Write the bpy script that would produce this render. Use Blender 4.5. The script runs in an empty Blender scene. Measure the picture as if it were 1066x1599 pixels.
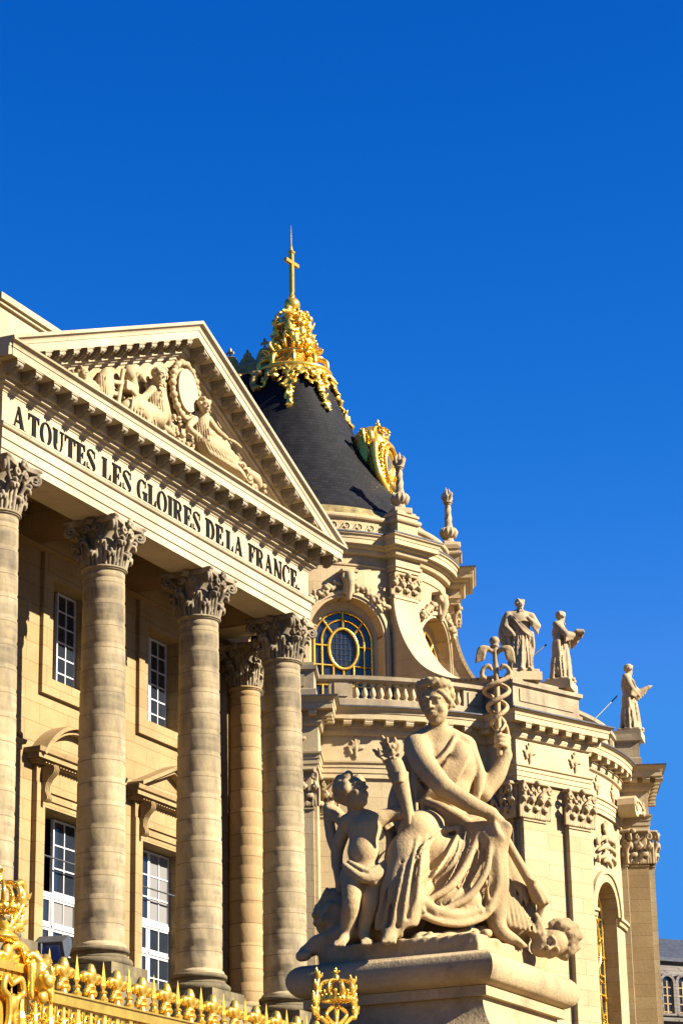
import bpy, math, random
import numpy as np
from mathutils import Vector, Matrix
random.seed(7); RNG = np.random.default_rng(7)
rad = math.radians
scene = bpy.context.scene
COL = scene.collection
# ---------------------------------------------------------------- camera
cam_d = bpy.data.cameras.new("camera"); cam = bpy.data.objects.new("camera", cam_d); COL.objects.link(cam)
CAM = Vector((-47.15, -28.32, 1.6))
_right = Vector((0.43293, -0.901245, -0.018152)); _fwd = Vector((0.85485, 0.40408, 0.32557))
_fwd.normalize(); _right = (_right - _fwd * _right.dot(_fwd)).normalized(); _up = _right.cross(_fwd)
cam.matrix_world = Matrix(((_right.x, _up.x, -_fwd.x, CAM.x), (_right.y, _up.y, -_fwd.y, CAM.y), (_right.z, _up.z, -_fwd.z, CAM.z), (0, 0, 0, 1)))
cam_d.sensor_fit = 'HORIZONTAL'; cam_d.sensor_width = 36.0; cam_d.lens = 36.0 * 3900 / 1066
cam_d.clip_start = 0.1; cam_d.clip_end = 3000
scene.camera = cam
# ---------------------------------------------------------------- light
SUN_EL = rad(31); SUN_AZ = math.atan2(0.16, -1.0)          # clockwise from +Y
SUN_DIR = Vector((math.sin(SUN_AZ) * math.cos(SUN_EL), math.cos(SUN_AZ) * math.cos(SUN_EL), math.sin(SUN_EL)))
world = bpy.data.worlds.new("World"); scene.world = world; world.use_nodes = True
_nt = world.node_tree; _bg = _nt.nodes["Background"]
_sky = _nt.nodes.new("ShaderNodeTexSky"); _sky.sky_type = 'NISHITA'; _sky.sun_disc = False
_sky.sun_elevation = SUN_EL; _sky.sun_rotation = SUN_AZ; _sky.altitude = 600
_sky.air_density = 1.0; _sky.dust_density = 0.1; _sky.ozone_density = 4.0
# polarised, saturated air: each channel of the sky gets its own slope, and the glare round the sun is held back
_sep = _nt.nodes.new("ShaderNodeSeparateColor"); _cmb = _nt.nodes.new("ShaderNodeCombineColor"); _nt.links.new(_sky.outputs[0], _sep.inputs[0])
for _i, (_a, _n, _mx) in enumerate(((0.066, 5.2, 0.26), (0.322, 1.62, 1.45), (0.95, 1.04, 4.25))):
    _p = _nt.nodes.new("ShaderNodeMath"); _p.operation = 'POWER'; _p.inputs[1].default_value = _n; _nt.links.new(_sep.outputs[_i], _p.inputs[0])
    _m = _nt.nodes.new("ShaderNodeMath"); _m.operation = 'MULTIPLY'; _m.inputs[1].default_value = _a; _nt.links.new(_p.outputs[0], _m.inputs[0])
    _q = _nt.nodes.new("ShaderNodeMath"); _q.operation = 'MINIMUM'; _q.inputs[1].default_value = _mx; _nt.links.new(_m.outputs[0], _q.inputs[0])
    _nt.links.new(_q.outputs[0], _cmb.inputs[_i])
_nt.links.new(_cmb.outputs[0], _bg.inputs[0])
_bg.inputs[1].default_value = 0.05
sun_d = bpy.data.lights.new("sun", 'SUN'); sun_d.energy = 4.8; sun_d.angle = rad(0.5); sun_d.color = (1.0, 0.91, 0.78)
sun = bpy.data.objects.new("sun", sun_d); COL.objects.link(sun); sun.rotation_euler = (-SUN_DIR).to_track_quat('-Z', 'Y').to_euler()
sun.location = (0, -60, 60)
scene.view_settings.view_transform = 'Standard'; scene.view_settings.look = 'None'
scene.view_settings.gamma = 1.0; scene.view_settings.exposure = 1.97
scene.render.engine = 'CYCLES'
scene.cycles.max_bounces = 6; scene.cycles.diffuse_bounces = 3; scene.cycles.glossy_bounces = 4

# ---------------------------------------------------------------- materials
def _mat(name):
    m = bpy.data.materials.new(name); m.use_nodes = True
    nt = m.node_tree; return m, nt, nt.nodes["Principled BSDF"]
class NT:
    def __init__(s, nt): s.nt = nt
    def n(s, t, **kw):
        nd = s.nt.nodes.new(t)
        for k, v in kw.items():
            if isinstance(k, str) and hasattr(nd, k): setattr(nd, k, v)
        return nd
    def l(s, a, b): s.nt.links.new(a, b)
    def math(s, op, a, b=None):
        nd = s.nt.nodes.new("ShaderNodeMath"); nd.operation = op
        for i, q in enumerate((a, b)):
            if q is None: continue
            if isinstance(q, (int, float)): nd.inputs[i].default_value = q
            else: s.l(q, nd.inputs[i])
        return nd.outputs[0]
    def noise(s, vec, scale, detail=4, rough=0.55, mapscale=None):
        if mapscale:
            mp = s.nt.nodes.new("ShaderNodeMapping"); mp.inputs["Scale"].default_value = mapscale; s.l(vec, mp.inputs[0]); vec = mp.outputs[0]
        nd = s.nt.nodes.new("ShaderNodeTexNoise"); nd.inputs["Scale"].default_value = scale
        nd.inputs["Detail"].default_value = detail; nd.inputs["Roughness"].default_value = rough
        s.l(vec, nd.inputs["Vector"]); return nd.outputs[0]
    def ramp(s, v, a, b):
        nd = s.nt.nodes.new("ShaderNodeMapRange"); nd.inputs["From Min"].default_value = a; nd.inputs["From Max"].default_value = b
        s.l(v, nd.inputs["Value"]); return nd.outputs[0]
    def mix(s, fac, a, b, mode='MIX'):
        nd = s.nt.nodes.new("ShaderNodeMix"); nd.data_type = 'RGBA'; nd.blend_type = mode
        for i, q in ((0, fac), (6, a), (7, b)):
            if isinstance(q, (int, float)): nd.inputs[i].default_value = q
            elif isinstance(q, tuple): nd.inputs[i].default_value = (*q, 1)
            else: s.l(q, nd.inputs[i])
        return nd.outputs[2]
def stone(name, base, var=0.16, dirt=0.5, dirtcol=(0.15, 0.115, 0.075), joint=None, streak=(1.6, 1.6, 0.22), thr=(0.52, 0.75), bump=0.35, grain=9.0, warm=None, lichen=0.0, band=0.0, pits=0.0):
    base = (base[0] * .49, base[1] * .462, base[2] * .395); dirtcol = tuple(c * .36 for c in dirtcol); m, nt, bs = _mat(name); k = NT(nt)
    tc = nt.nodes.new("ShaderNodeTexCoord"); P = tc.outputs["Object"]
    dark = tuple(c * (1 - 2 * var) for c in base); lite = tuple(min(1, c * (1 + var * .6)) for c in base)
    if warm: dark = warm
    c = k.mix(k.ramp(k.noise(P, 0.7, 5), 0.35, 0.68), dark, lite)
    hb = None
    if joint:
        sx = nt.nodes.new("ShaderNodeSeparateXYZ"); k.l(P, sx.inputs[0])
        kind, w, h = joint[:3]
        if kind == 'wall': u = k.math('ADD', sx.outputs[0], sx.outputs[1])
        elif kind == 'cyl': u = k.math('MULTIPLY', k.math('ARCTAN2', sx.outputs[1], sx.outputs[0]), joint[3])
        else: u = 0.0
        cb = nt.nodes.new("ShaderNodeCombineXYZ")
        if isinstance(u, float): cb.inputs[0].default_value = 3.3
        else: k.l(u, cb.inputs[0])
        k.l(sx.outputs[2], cb.inputs[1])
        br = nt.nodes.new("ShaderNodeTexBrick"); k.l(cb.outputs[0], br.inputs["Vector"])
        br.inputs["Scale"].default_value = 1.0; br.inputs["Brick Width"].default_value = w; br.inputs["Row Height"].default_value = h
        br.inputs["Mortar Size"].default_value = joint[4] if len(joint) > 4 else 0.009
        br.inputs["Mortar Smooth"].default_value = 0.15
        br.inputs["Color1"].default_value = (1, 1, 1, 1); br.inputs["Color2"].default_value = (0.89, 0.855, 0.79, 1); br.inputs["Mortar"].default_value = (0.5, 0.42, 0.33, 1)
        c = k.mix(1.0, c, br.outputs["Color"], 'MULTIPLY'); hb = br.outputs["Fac"]
    fine = k.noise(P, grain, 6, 0.65)
    c = k.mix(0.5, c, k.mix(k.ramp(fine, 0.3, 0.7), (0.72, 0.70, 0.66), (1, 1, 1)), 'MULTIPLY')
    if dirt > 0:
        st = k.noise(P, 1.0, 7, 0.62, mapscale=streak)
        d = k.math('MULTIPLY', k.ramp(st, *thr), dirt)
        c = k.mix(d, c, dirtcol)
        sp = k.math('MULTIPLY', k.ramp(k.noise(P, 5.0, 6, 0.7), 0.60, 0.74), dirt * 0.7)
        c = k.mix(sp, c, dirtcol)
    if band > 0:      # soot bands along the drum joints and long run-off streaks
        bd = k.math('MULTIPLY', k.ramp(k.noise(P, 1.0, 5, 0.6, mapscale=(0.5, 0.5, 3.6)), 0.50, 0.68), k.ramp(k.noise(P, 1.0, 6, 0.65, mapscale=(3.2, 3.2, 0.35)), 0.38, 0.60))
        c = k.mix(k.math('MULTIPLY', bd, band), c, dirtcol)
    if lichen > 0:
        c = k.mix(k.math('MULTIPLY', k.ramp(k.noise(P, 2.6, 7, 0.7), 0.52, 0.66), lichen), c, (0.20, 0.165, 0.055))
    k.l(c, bs.inputs["Base Color"]); bs.inputs["Roughness"].default_value = 0.85
    bs.inputs["Specular IOR Level"].default_value = 0.2
    bp = nt.nodes.new("ShaderNodeBump"); bp.inputs["Strength"].default_value = bump; bp.inputs["Distance"].default_value = 0.02
    hgt = fine if hb is None else k.math('SUBTRACT', fine, k.math('MULTIPLY', hb, 1.2))
    if pits: bp.inputs['Distance'].default_value = pits
    k.l(hgt, bp.inputs["Height"]); k.l(bp.outputs[0], bs.inputs["Normal"])
    return m
def plain(name, col, rough=0.6, metal=0.0, noise=0.15, nscale=4.0, bump=0.0, spec=0.5):
    m, nt, bs = _mat(name); k = NT(nt); tc = nt.nodes.new("ShaderNodeTexCoord"); P = tc.outputs["Object"]
    nz = k.noise(P, nscale, 5, 0.6)
    c = k.mix(k.ramp(nz, 0.3, 0.7), tuple(x * (1 - noise * 1.6) for x in col), tuple(min(1, x * (1 + noise)) for x in col))
    k.l(c, bs.inputs["Base Color"]); bs.inputs["Metallic"].default_value = metal; bs.inputs["Specular IOR Level"].default_value = spec
    k.l(k.ramp(nz, 0.0, 1.0), bs.inputs["Roughness"])
    rr = nt.nodes.new("ShaderNodeMapRange"); rr.inputs["To Min"].default_value = rough * 0.75; rr.inputs["To Max"].default_value = min(1, rough * 1.25)
    k.l(nz, rr.inputs["Value"]); k.l(rr.outputs[0], bs.inputs["Roughness"])
    if bump:
        bp = nt.nodes.new("ShaderNodeBump"); bp.inputs["Strength"].default_value = bump; bp.inputs["Distance"].default_value = 0.02
        k.l(nz, bp.inputs["Height"]); k.l(bp.outputs[0], bs.inputs["Normal"])
    return m
def slate_mat(name):
    m, nt, bs = _mat(name); k = NT(nt); tc = nt.nodes.new("ShaderNodeTexCoord"); P = tc.outputs["Object"]
    sx = nt.nodes.new("ShaderNodeSeparateXYZ"); k.l(P, sx.inputs[0])
    u = k.math('MULTIPLY', k.math('ARCTAN2', sx.outputs[0], k.math('MULTIPLY', sx.outputs[1], -1.0)), 4.0)
    cb = nt.nodes.new("ShaderNodeCombineXYZ"); k.l(u, cb.inputs[0]); k.l(sx.outputs[2], cb.inputs[1])
    br = nt.nodes.new("ShaderNodeTexBrick"); k.l(cb.outputs[0], br.inputs["Vector"]); br.inputs["Scale"].default_value = 1
    br.inputs["Brick Width"].default_value = 0.26; br.inputs["Row Height"].default_value = 0.15; br.inputs["Mortar Size"].default_value = 0.012
    br.inputs["Color1"].default_value = (0.010, 0.010, 0.0105, 1); br.inputs["Color2"].default_value = (0.0045, 0.0045, 0.005, 1); br.inputs["Mortar"].default_value = (0.004, 0.004, 0.0045, 1)
    st = k.noise(P, 1.0, 6, 0.6, mapscale=(1.8, 1.8, 0.2))
    c = k.mix(k.math('MULTIPLY', k.ramp(st, 0.45, 0.75), 0.55), br.outputs["Color"], (0.016, 0.015, 0.0145))
    k.l(c, bs.inputs["Base Color"]); bs.inputs["Roughness"].default_value = 0.6; bs.inputs["Specular IOR Level"].default_value = 0.12
    bp = nt.nodes.new("ShaderNodeBump"); bp.inputs["Strength"].default_value = 0.7; bp.inputs["Distance"].default_value = 0.03; bp.invert = True
    k.l(br.outputs["Fac"], bp.inputs["Height"]); k.l(bp.outputs[0], bs.inputs["Normal"])
    return m
M = {}
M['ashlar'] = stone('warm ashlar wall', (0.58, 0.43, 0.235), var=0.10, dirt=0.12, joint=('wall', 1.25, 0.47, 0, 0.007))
M['cornice'] = stone('pale cornice stone', (0.80, 0.69, 0.52), var=0.10, dirt=0.30, joint=('wall', 1.9, 30.0, 0, 0.006), thr=(0.55, 0.8))
M['frieze'] = stone('pale frieze stone', (0.80, 0.68, 0.48), var=0.08, dirt=0.12, joint=('wall', 1.7, 30.0, 0, 0.006))
M['column'] = stone('weathered column drums', (0.80, 0.67, 0.45), var=0.14, dirt=0.85, dirtcol=(0.17, 0.14, 0.10), joint=('z', 50, 0.52, 0, 0.010), streak=(0.9, 0.9, 0.30), thr=(0.46, 0.68), lichen=0.25, band=0.75)
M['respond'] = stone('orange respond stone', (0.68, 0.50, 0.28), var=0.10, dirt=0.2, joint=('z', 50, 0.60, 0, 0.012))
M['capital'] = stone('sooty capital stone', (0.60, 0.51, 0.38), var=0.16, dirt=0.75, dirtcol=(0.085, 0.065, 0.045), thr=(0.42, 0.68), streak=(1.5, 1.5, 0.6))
M['modillion'] = stone('sooty shade-darkened modillion stone', (0.56, 0.47, 0.34), var=0.14, dirt=0.6, dirtcol=(0.10, 0.08, 0.055), thr=(0.45, 0.7))  # base colour darkened to paint in shade under the cornice, plus random soot
M['base'] = stone('mossy base stone', (0.36, 0.30, 0.19), var=0.2, dirt=0.8, dirtcol=(0.10, 0.085, 0.055), thr=(0.42, 0.66), lichen=0.5)
M['relief'] = stone('pediment relief stone', (0.74, 0.585, 0.37), var=0.12, dirt=0.5, dirtcol=(0.17, 0.11, 0.06), streak=(2.5, 2.5, 1.2))
M['chapel'] = stone('golden chapel ashlar', (0.76, 0.63, 0.41), var=0.07, dirt=0.10, joint=('cyl', 1.3, 0.55, 13.0, 0.007))
M['chapelup'] = stone('upper chapel stone', (0.86, 0.68, 0.44), var=0.09, dirt=0.22, joint=('cyl', 1.25, 0.62, 6.8, 0.006))
M['chapeltrim'] = stone('chapel moulding stone', (0.86, 0.70, 0.45), var=0.08, dirt=0.22)
M['balus'] = stone('grey weathered balustrade stone', (0.62, 0.51, 0.36), var=0.16, dirt=0.55, dirtcol=(0.13, 0.105, 0.08), thr=(0.46, 0.7))
M['statue'] = stone('weathered statue limestone', (0.74, 0.555, 0.32), var=0.14, dirt=0.42, dirtcol=(0.13, 0.10, 0.065), streak=(2.6, 2.6, 1.3), thr=(0.52, 0.74), grain=34, bump=0.45, lichen=0.12, pits=0.02)
M['statue_grey'] = stone('grey weathered figure stone', (0.78, 0.62, 0.42), var=0.18, dirt=0.55, dirtcol=(0.10, 0.085, 0.065), streak=(1.4, 1.4, 0.7), grain=10)
M['pedestal'] = stone('mottled pedestal limestone', (0.66, 0.52, 0.325), var=0.14, dirt=0.45, dirtcol=(0.13, 0.10, 0.07), streak=(2.2, 2.2, 1.6), thr=(0.5, 0.72), grain=26, bump=0.6)
M['gold'] = plain('gilding', (0.76, 0.47, 0.07), rough=0.27, metal=0.78, noise=0.12, nscale=9, bump=0.25)
M['gold_old'] = plain('dull old gilding', (0.36, 0.235, 0.05), rough=0.4, metal=0.35, noise=0.35, nscale=4, bump=0.2)
M['lead'] = plain('gilded lead band', (0.24, 0.18, 0.06), rough=0.55, metal=0.5, noise=0.4, nscale=2.2, bump=0.1)
M['leadgrey'] = plain('grey lead flashing', (0.09, 0.09, 0.095), rough=0.5, metal=0.3, noise=0.2)
M['slate'] = slate_mat('blue black slates')
M['white'] = plain('white window paint', (0.42, 0.42, 0.41), rough=0.45, noise=0.04)
M['glass'] = plain('dark window glass', (0.012, 0.016, 0.022), rough=0.05, noise=0.05, spec=0.9)
M['curtain'] = plain('pale blind', (0.13, 0.125, 0.115), rough=0.9, noise=0.05)
M['dark'] = plain('dark interior', (0.012, 0.010, 0.008), rough=0.95, noise=0.1, spec=0.1)
M['letter'] = plain('black lettering', (0.006, 0.006, 0.006), rough=0.85, noise=0.2, spec=0.08)
M['iron'] = plain('dark iron', (0.06, 0.065, 0.07), rough=0.5, metal=0.4, noise=0.2)
M['lampblue'] = plain('blue lamp glass', (0.012, 0.06, 0.26), rough=0.2, noise=0.1, spec=0.8)
M['paving'] = plain('pale paving', (0.080, 0.056, 0.030), rough=0.9, noise=0.12, nscale=0.8, spec=0.2)
M['greystone'] = stone('grey house stone', (0.33, 0.325, 0.345), var=0.14, dirt=0.4, joint=('wall', 0.5, 0.2, 0, 0.014))

# ---------------------------------------------------------------- object helpers
def tag(o, label=None, cat=None, group=None, kind=None):
    if label: o['label'] = label
    if cat: o['category'] = cat
    if group: o['group'] = group
    if kind: o['kind'] = kind
    return o
def thing(name, label, cat, loc, group=None, rz=0.0):
    o = bpy.data.objects.new(name, None); COL.objects.link(o); o.location = loc; o.rotation_euler = (0, 0, rz)
    o.empty_display_size = 0.3
    return tag(o, label, cat, group)
def hang(o, parent):
    """parent o so that its own transform stays a world transform"""
    o.parent = parent
    L = Vector((0, 0, 0)); p = parent; mats = []
    while p is not None:
        mats.append(p.matrix_parent_inverse @ p.matrix_basis if p.parent else p.matrix_basis.copy()); p = p.parent
    W = Matrix.Identity(4)
    for q in reversed(mats): W = W @ q
    o.matrix_parent_inverse = W.inverted()
def mesh_from(name, V, F, smooth=False, auto=None):
    me = bpy.data.meshes.new(name)
    if isinstance(F, np.ndarray):
        n = len(F); me.vertices.add(len(V)); me.vertices.foreach_set("co", np.asarray(V, np.float32).ravel())
        me.loops.add(n * 4); me.loops.foreach_set("vertex_index", F.astype(np.int32).ravel())
        me.polygons.add(n); me.polygons.foreach_set("loop_start", np.arange(0, n * 4, 4, dtype=np.int32))
        me.update(calc_edges=True)
    else:
        me.from_pydata([tuple(v) for v in V], [], [tuple(f) for f in F])
    if smooth or auto is not None:
        me.polygons.foreach_set("use_smooth", np.ones(len(me.polygons), bool))
        if auto is not None:
            try: me.set_sharp_from_angle(angle=rad(auto))
            except Exception: pass
    me.update(); return me
def put(name, me, mat, parent=None, loc=None, rz=0.0, scale=None):
    if mat and not me.materials: me.materials.append(mat)
    o = bpy.data.objects.new(name, me); COL.objects.link(o)
    if loc is not None: o.location = loc
    if rz: o.rotation_euler = (0, 0, rz)
    if scale is not None: o.scale = scale
    if parent is not None: hang(o, parent)
    return o
class MB:
    def __init__(s, T=None): s.V = []; s.F = []; s.T = T or Matrix.Identity(4)
    def add(s, V, F):
        b = len(s.V)
        for v in V: s.V.append(tuple(s.T @ Vector(v)))
        for f in F: s.F.append(tuple(b + i for i in f))
        return s
    def box(s, x0, x1, y0, y1, z0, z1):
        V = [(x, y, z) for z in (z0, z1) for y in (y0, y1) for x in (x0, x1)]
        return s.add(V, [(0, 2, 3, 1), (4, 5, 7, 6), (0, 1, 5, 4), (2, 6, 7, 3), (0, 4, 6, 2), (1, 3, 7, 5)])
    def prism(s, poly, a, b, plane='xz'):
        """poly in a plane, extruded along the third axis from a to b"""
        n = len(poly); V = []
        for t in (a, b):
            for (u, v) in poly:
                V.append({'xz': (u, t, v), 'yz': (t, u, v), 'xy': (u, v, t)}[plane])
        F = [tuple(range(n)), tuple(range(2 * n - 1, n - 1, -1))] + [(i, n + i, n + (i + 1) % n, (i + 1) % n) for i in range(n)]
        return s.add(V, F)
    def lathe(s, prof, seg=32, c=(0, 0), a0=0.0, a1=2 * math.pi, cap=True):
        full = abs(a1 - a0 - 2 * math.pi) < 1e-6; m = seg if full else seg + 1
        V = []
        for (r, z) in prof:
            for i in range(m):
                a = a0 + (a1 - a0) * i / seg; V.append((c[0] + r * math.cos(a), c[1] + r * math.sin(a), z))
        F = []; k = len(prof)
        for j in range(k - 1):
            for i in range(seg):
                i2 = (i + 1) % m; F.append((j * m + i, j * m + i2, (j + 1) * m + i2, (j + 1) * m + i))
        if cap and full:
            F.append(tuple(range(m - 1, -1, -1))); F.append(tuple(range((k - 1) * m, k * m)))
        return s.add(V, F)
    def sweep(s, prof, path, closed=False, side=1.0):
        """closed profile [(offset,z)] carried along a plan polyline; offset to the right of travel * side"""
        P = [Vector((p[0], p[1])) for p in path]; n = len(P); nrm = []
        for i in range(n):
            d1 = (P[i] - P[i - 1]) if (i > 0 or closed) else (P[1] - P[0])
            d2 = (P[(i + 1) % n] - P[i]) if (i < n - 1 or closed) else (P[-1] - P[-2])
            d1 = d1.normalized(); d2 = d2.normalized()
            n1 = Vector((d1.y, -d1.x)); n2 = Vector((d2.y, -d2.x)); b = n1 + n2
            if b.length < 1e-6: b = n1
            b.normalize(); nrm.append(b / max(0.25, b.dot(n1)) * side)
        k = len(prof); V = []
        for i in range(n):
            for (o, z) in prof:
                q = P[i] + nrm[i] * o; V.append((q.x, q.y, z))
        F = []
        for i in range(n if closed else n - 1):
            j = (i + 1) % n
            for a in range(k):
                b = (a + 1) % k; F.append((i * k + a, j * k + a, j * k + b, i * k + b))
        if not closed:
            F.append(tuple(range(k))); F.append(tuple(range(n * k - 1, (n - 1) * k - 1, -1)))
        return s.add(V, F)
    def tube(s, pts, r, seg=8, flat=None):
        P = [Vector(p) for p in pts]; n = len(P)
        R = r if isinstance(r, (list, tuple)) else [r] * n
        V = []; ref = Vector((0, 0, 1))
        prev = None
        for i in range(n):
            d = (P[min(i + 1, n - 1)] - P[max(i - 1, 0)]).normalized()
            if prev is None:
                u = d.cross(ref)
                if u.length < 0.05: u = d.cross(Vector((1, 0, 0)))
            else:
                u = prev - d * prev.dot(d)
            u.normalize(); prev = u; w = d.cross(u)
            for q in range(seg):
                a = 2 * math.pi * q / seg; V.append(P[i] + (u * math.cos(a) + w * math.sin(a)) * R[i])
        F = []
        for i in range(n - 1):
            for q in range(seg):
                q2 = (q + 1) % seg; F.append((i * seg + q, i * seg + q2, (i + 1) * seg + q2, (i + 1) * seg + q))
        F.append(tuple(range(seg - 1, -1, -1))); F.append(tuple(range((n - 1) * seg, n * seg)))
        return s.add(V, F)
    def mesh(s, name, smooth=False, auto=None):
        me = mesh_from(name, s.V, s.F, smooth, auto)
        import bmesh
        bm = bmesh.new(); bm.from_mesh(me); bmesh.ops.recalc_face_normals(bm, faces=bm.faces); bm.to_mesh(me); bm.free()
        if auto is not None:
            me.polygons.foreach_set("use_smooth", np.ones(len(me.polygons), bool)); me.set_sharp_from_angle(angle=rad(auto))
        return me
    def build(s, name, mat, parent=None, smooth=False, auto=None):
        return put(name, s.mesh(name, smooth, auto), mat, parent)

# ---------------------------------------------------------------- sculpting helper: distance field -> one continuous surface
class Sdf:
    def __init__(s, lo, hi, h):
        s.h = h; s.ops = []; s.f = None; s.wob = []
    def _grid(s, lo, hi):
        h = s.h; s.lo = np.array(lo, np.float32) - 2 * h; n = np.ceil((np.array(hi) + 2 * h - s.lo) / h).astype(int) + 1
        s.ax = [s.lo[i] + h * np.arange(n[i], dtype=np.float32) for i in range(3)]
        s.f = np.full(n, 10.0, np.float32)
    def realize(s, lo=None, hi=None):
        if s.f is not None: return
        los = np.array([o[1] for o in s.ops if not o[4]]).min(0) - .02 if lo is None else lo; his = np.array([o[2] for o in s.ops if not o[4]]).max(0) + .02 if hi is None else hi
        s._grid(los, his); ops, s.ops = s.ops, None
        for o in ops: s._run(*o)
        for w in s.wob: s._wob(*w)
    def _do(s, fn, lo, hi, k, cut): s.ops.append((fn, np.array(lo, float), np.array(hi, float), k, cut))
    def _run(s, fn, lo, hi, k, cut):
        pad = k + 2.5 * s.h; sl = []
        for i in range(3):
            a = int(np.floor((lo[i] - pad - s.lo[i]) / s.h)); b = int(np.ceil((hi[i] + pad - s.lo[i]) / s.h)) + 1
            a = max(0, a); b = min(len(s.ax[i]), b)
            if a >= b: return
            sl.append(slice(a, b))
        X = s.ax[0][sl[0]][:, None, None]; Y = s.ax[1][sl[1]][None, :, None]; Z = s.ax[2][sl[2]][None, None, :]
        d = fn(X, Y, Z).astype(np.float32); g = s.f[tuple(sl)]
        if cut: d = -d; g2 = -g
        else: g2 = g
        if cut:   # smooth max(g,-d)
            A = -g; B = -d; h = np.maximum(k - np.abs(A - B), 0) / k; r = -(np.minimum(A, B) - h * h * k * 0.25)
        else:
            h = np.maximum(k - np.abs(g - d), 0) / k; r = np.minimum(g, d) - h * h * k * 0.25
        s.f[tuple(sl)] = r
    def cap(s, a, b, ra, rb=None, k=0.03, cut=False):
        rb = ra if rb is None else rb; a = np.array(a, np.float32); b = np.array(b, np.float32); ba = b - a; L = max(float(ba @ ba), 1e-9); m = max(ra, rb)
        def fn(X, Y, Z):
            px, py, pz = X - a[0], Y - a[1], Z - a[2]
            t = np.clip((px * ba[0] + py * ba[1] + pz * ba[2]) / L, 0, 1)
            return np.sqrt((px - t * ba[0]) ** 2 + (py - t * ba[1]) ** 2 + (pz - t * ba[2]) ** 2) - (ra + (rb - ra) * t)
        s._do(fn, np.minimum(a, b) - m, np.maximum(a, b) + m, k, cut); return s
    def chain(s, pts, radii, k=0.03, cut=False, sub=4):
        P = np.array(pts, float); n = len(P)
        R = np.array([radii] * n if isinstance(radii, (int, float)) else radii, float)
        if n > 2 and sub > 1:
            Q = []; RR = []
            for i in range(n - 1):
                p0, p1, p2, p3 = P[max(i - 1, 0)], P[i], P[i + 1], P[min(i + 2, n - 1)]
                for j in range(sub):
                    t = j / sub
                    Q.append(0.5 * (2 * p1 + (p2 - p0) * t + (2 * p0 - 5 * p1 + 4 * p2 - p3) * t * t + (3 * p1 - p0 - 3 * p2 + p3) * t ** 3)); RR.append(R[i] + (R[i + 1] - R[i]) * t)
            Q.append(P[-1]); RR.append(R[-1]); P, R = np.array(Q), np.array(RR)
        P = P.astype(np.float32); R = R.astype(np.float32)
        def fn(X, Y, Z):      # one hard union of the links, blended into the body once
            out = None
            for i in range(len(P) - 1):
                a, ba = P[i], P[i + 1] - P[i]; L = max(float(ba @ ba), 1e-9); px, py, pz = X - a[0], Y - a[1], Z - a[2]
                t = np.clip((px * ba[0] + py * ba[1] + pz * ba[2]) / L, 0, 1)
                d = np.sqrt((px - t * ba[0]) ** 2 + (py - t * ba[1]) ** 2 + (pz - t * ba[2]) ** 2) - (R[i] + (R[i + 1] - R[i]) * t)
                out = d if out is None else np.minimum(out, d)
            return out
        m = float(R.max()); s._do(fn, P.min(0) - m, P.max(0) + m, k, cut)
        return s
    def ell(s, c, r, k=0.03, rot=None, cut=False):
        c = np.array(c, np.float32); r = np.array(r, np.float32) if not isinstance(r, (int, float)) else np.array([r] * 3, np.float32); m = float(r.max()); rm = float(r.min())
        Rt = np.eye(3) if rot is None else np.array(rot)
        def fn(X, Y, Z):
            px, py, pz = X - c[0], Y - c[1], Z - c[2]
            q = [(Rt[0][i] * px + Rt[1][i] * py + Rt[2][i] * pz) for i in range(3)]
            k0 = np.sqrt((q[0] / r[0]) ** 2 + (q[1] / r[1]) ** 2 + (q[2] / r[2]) ** 2)
            k1 = np.sqrt((q[0] / r[0] ** 2) ** 2 + (q[1] / r[1] ** 2) ** 2 + (q[2] / r[2] ** 2) ** 2)
            return np.where(k1 > 1e-6, k0 * (k0 - 1) / np.maximum(k1, 1e-6), -rm)
        s._do(fn, c - m, c + m, k, cut); return s
    def rbox(s, c, hw, rr=0.01, k=0.01, rot=None, cut=False):
        c = np.array(c, np.float32); hw = np.array(hw, np.float32); m = float(np.linalg.norm(hw)) + rr
        Rt = np.eye(3) if rot is None else np.array(rot)
        def fn(X, Y, Z):
            px, py, pz = X - c[0], Y - c[1], Z - c[2]
            q = [np.abs(Rt[0][i] * px + Rt[1][i] * py + Rt[2][i] * pz) - hw[i] for i in range(3)]
            return np.sqrt(np.maximum(q[0], 0) ** 2 + np.maximum(q[1], 0) ** 2 + np.maximum(q[2], 0) ** 2) + np.minimum(np.maximum(np.maximum(q[0], q[1]), q[2]), 0) - rr
        s._do(fn, c - m, c + m, k, cut); return s
    def wobble(s, amp, scale, seed=1): s.wob.append((amp, scale, seed)); return s
    def _wob(s, amp, scale, seed):
        g = np.random.default_rng(seed); X = s.ax[0][:, None, None]; Y = s.ax[1][None, :, None]; Z = s.ax[2][None, None, :]
        d = 0
        for i in range(4):
            a = g.normal(size=3) * scale; ph = g.uniform(0, 6.28); d = d + np.sin(a[0] * X + a[1] * Y + a[2] * Z + ph)
        s.f += (amp * d / 2).astype(np.float32); return s
    def mesh(s, name, smooth=True):
        s.realize(); f = s.f; f[0] = f[-1] = 10; f[:, 0] = f[:, -1] = 10; f[:, :, 0] = f[:, :, -1] = 10
        ins = f < 0; n = f.shape
        cnt = np.zeros((n[0] - 1, n[1] - 1, n[2] - 1), np.uint8)
        for dx in (0, 1):
            for dy in (0, 1):
                for dz in (0, 1): cnt += ins[dx:n[0] - 1 + dx, dy:n[1] - 1 + dy, dz:n[2] - 1 + dz]
        act = np.argwhere((cnt > 0) & (cnt < 8)); ID = np.full(cnt.shape, -1, np.int64); ID[act[:, 0], act[:, 1], act[:, 2]] = np.arange(len(act))
        cr = [(a, b, c) for a in (0, 1) for b in (0, 1) for c in (0, 1)]
        val = {q: f[act[:, 0] + q[0], act[:, 1] + q[1], act[:, 2] + q[2]] for q in cr}
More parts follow.
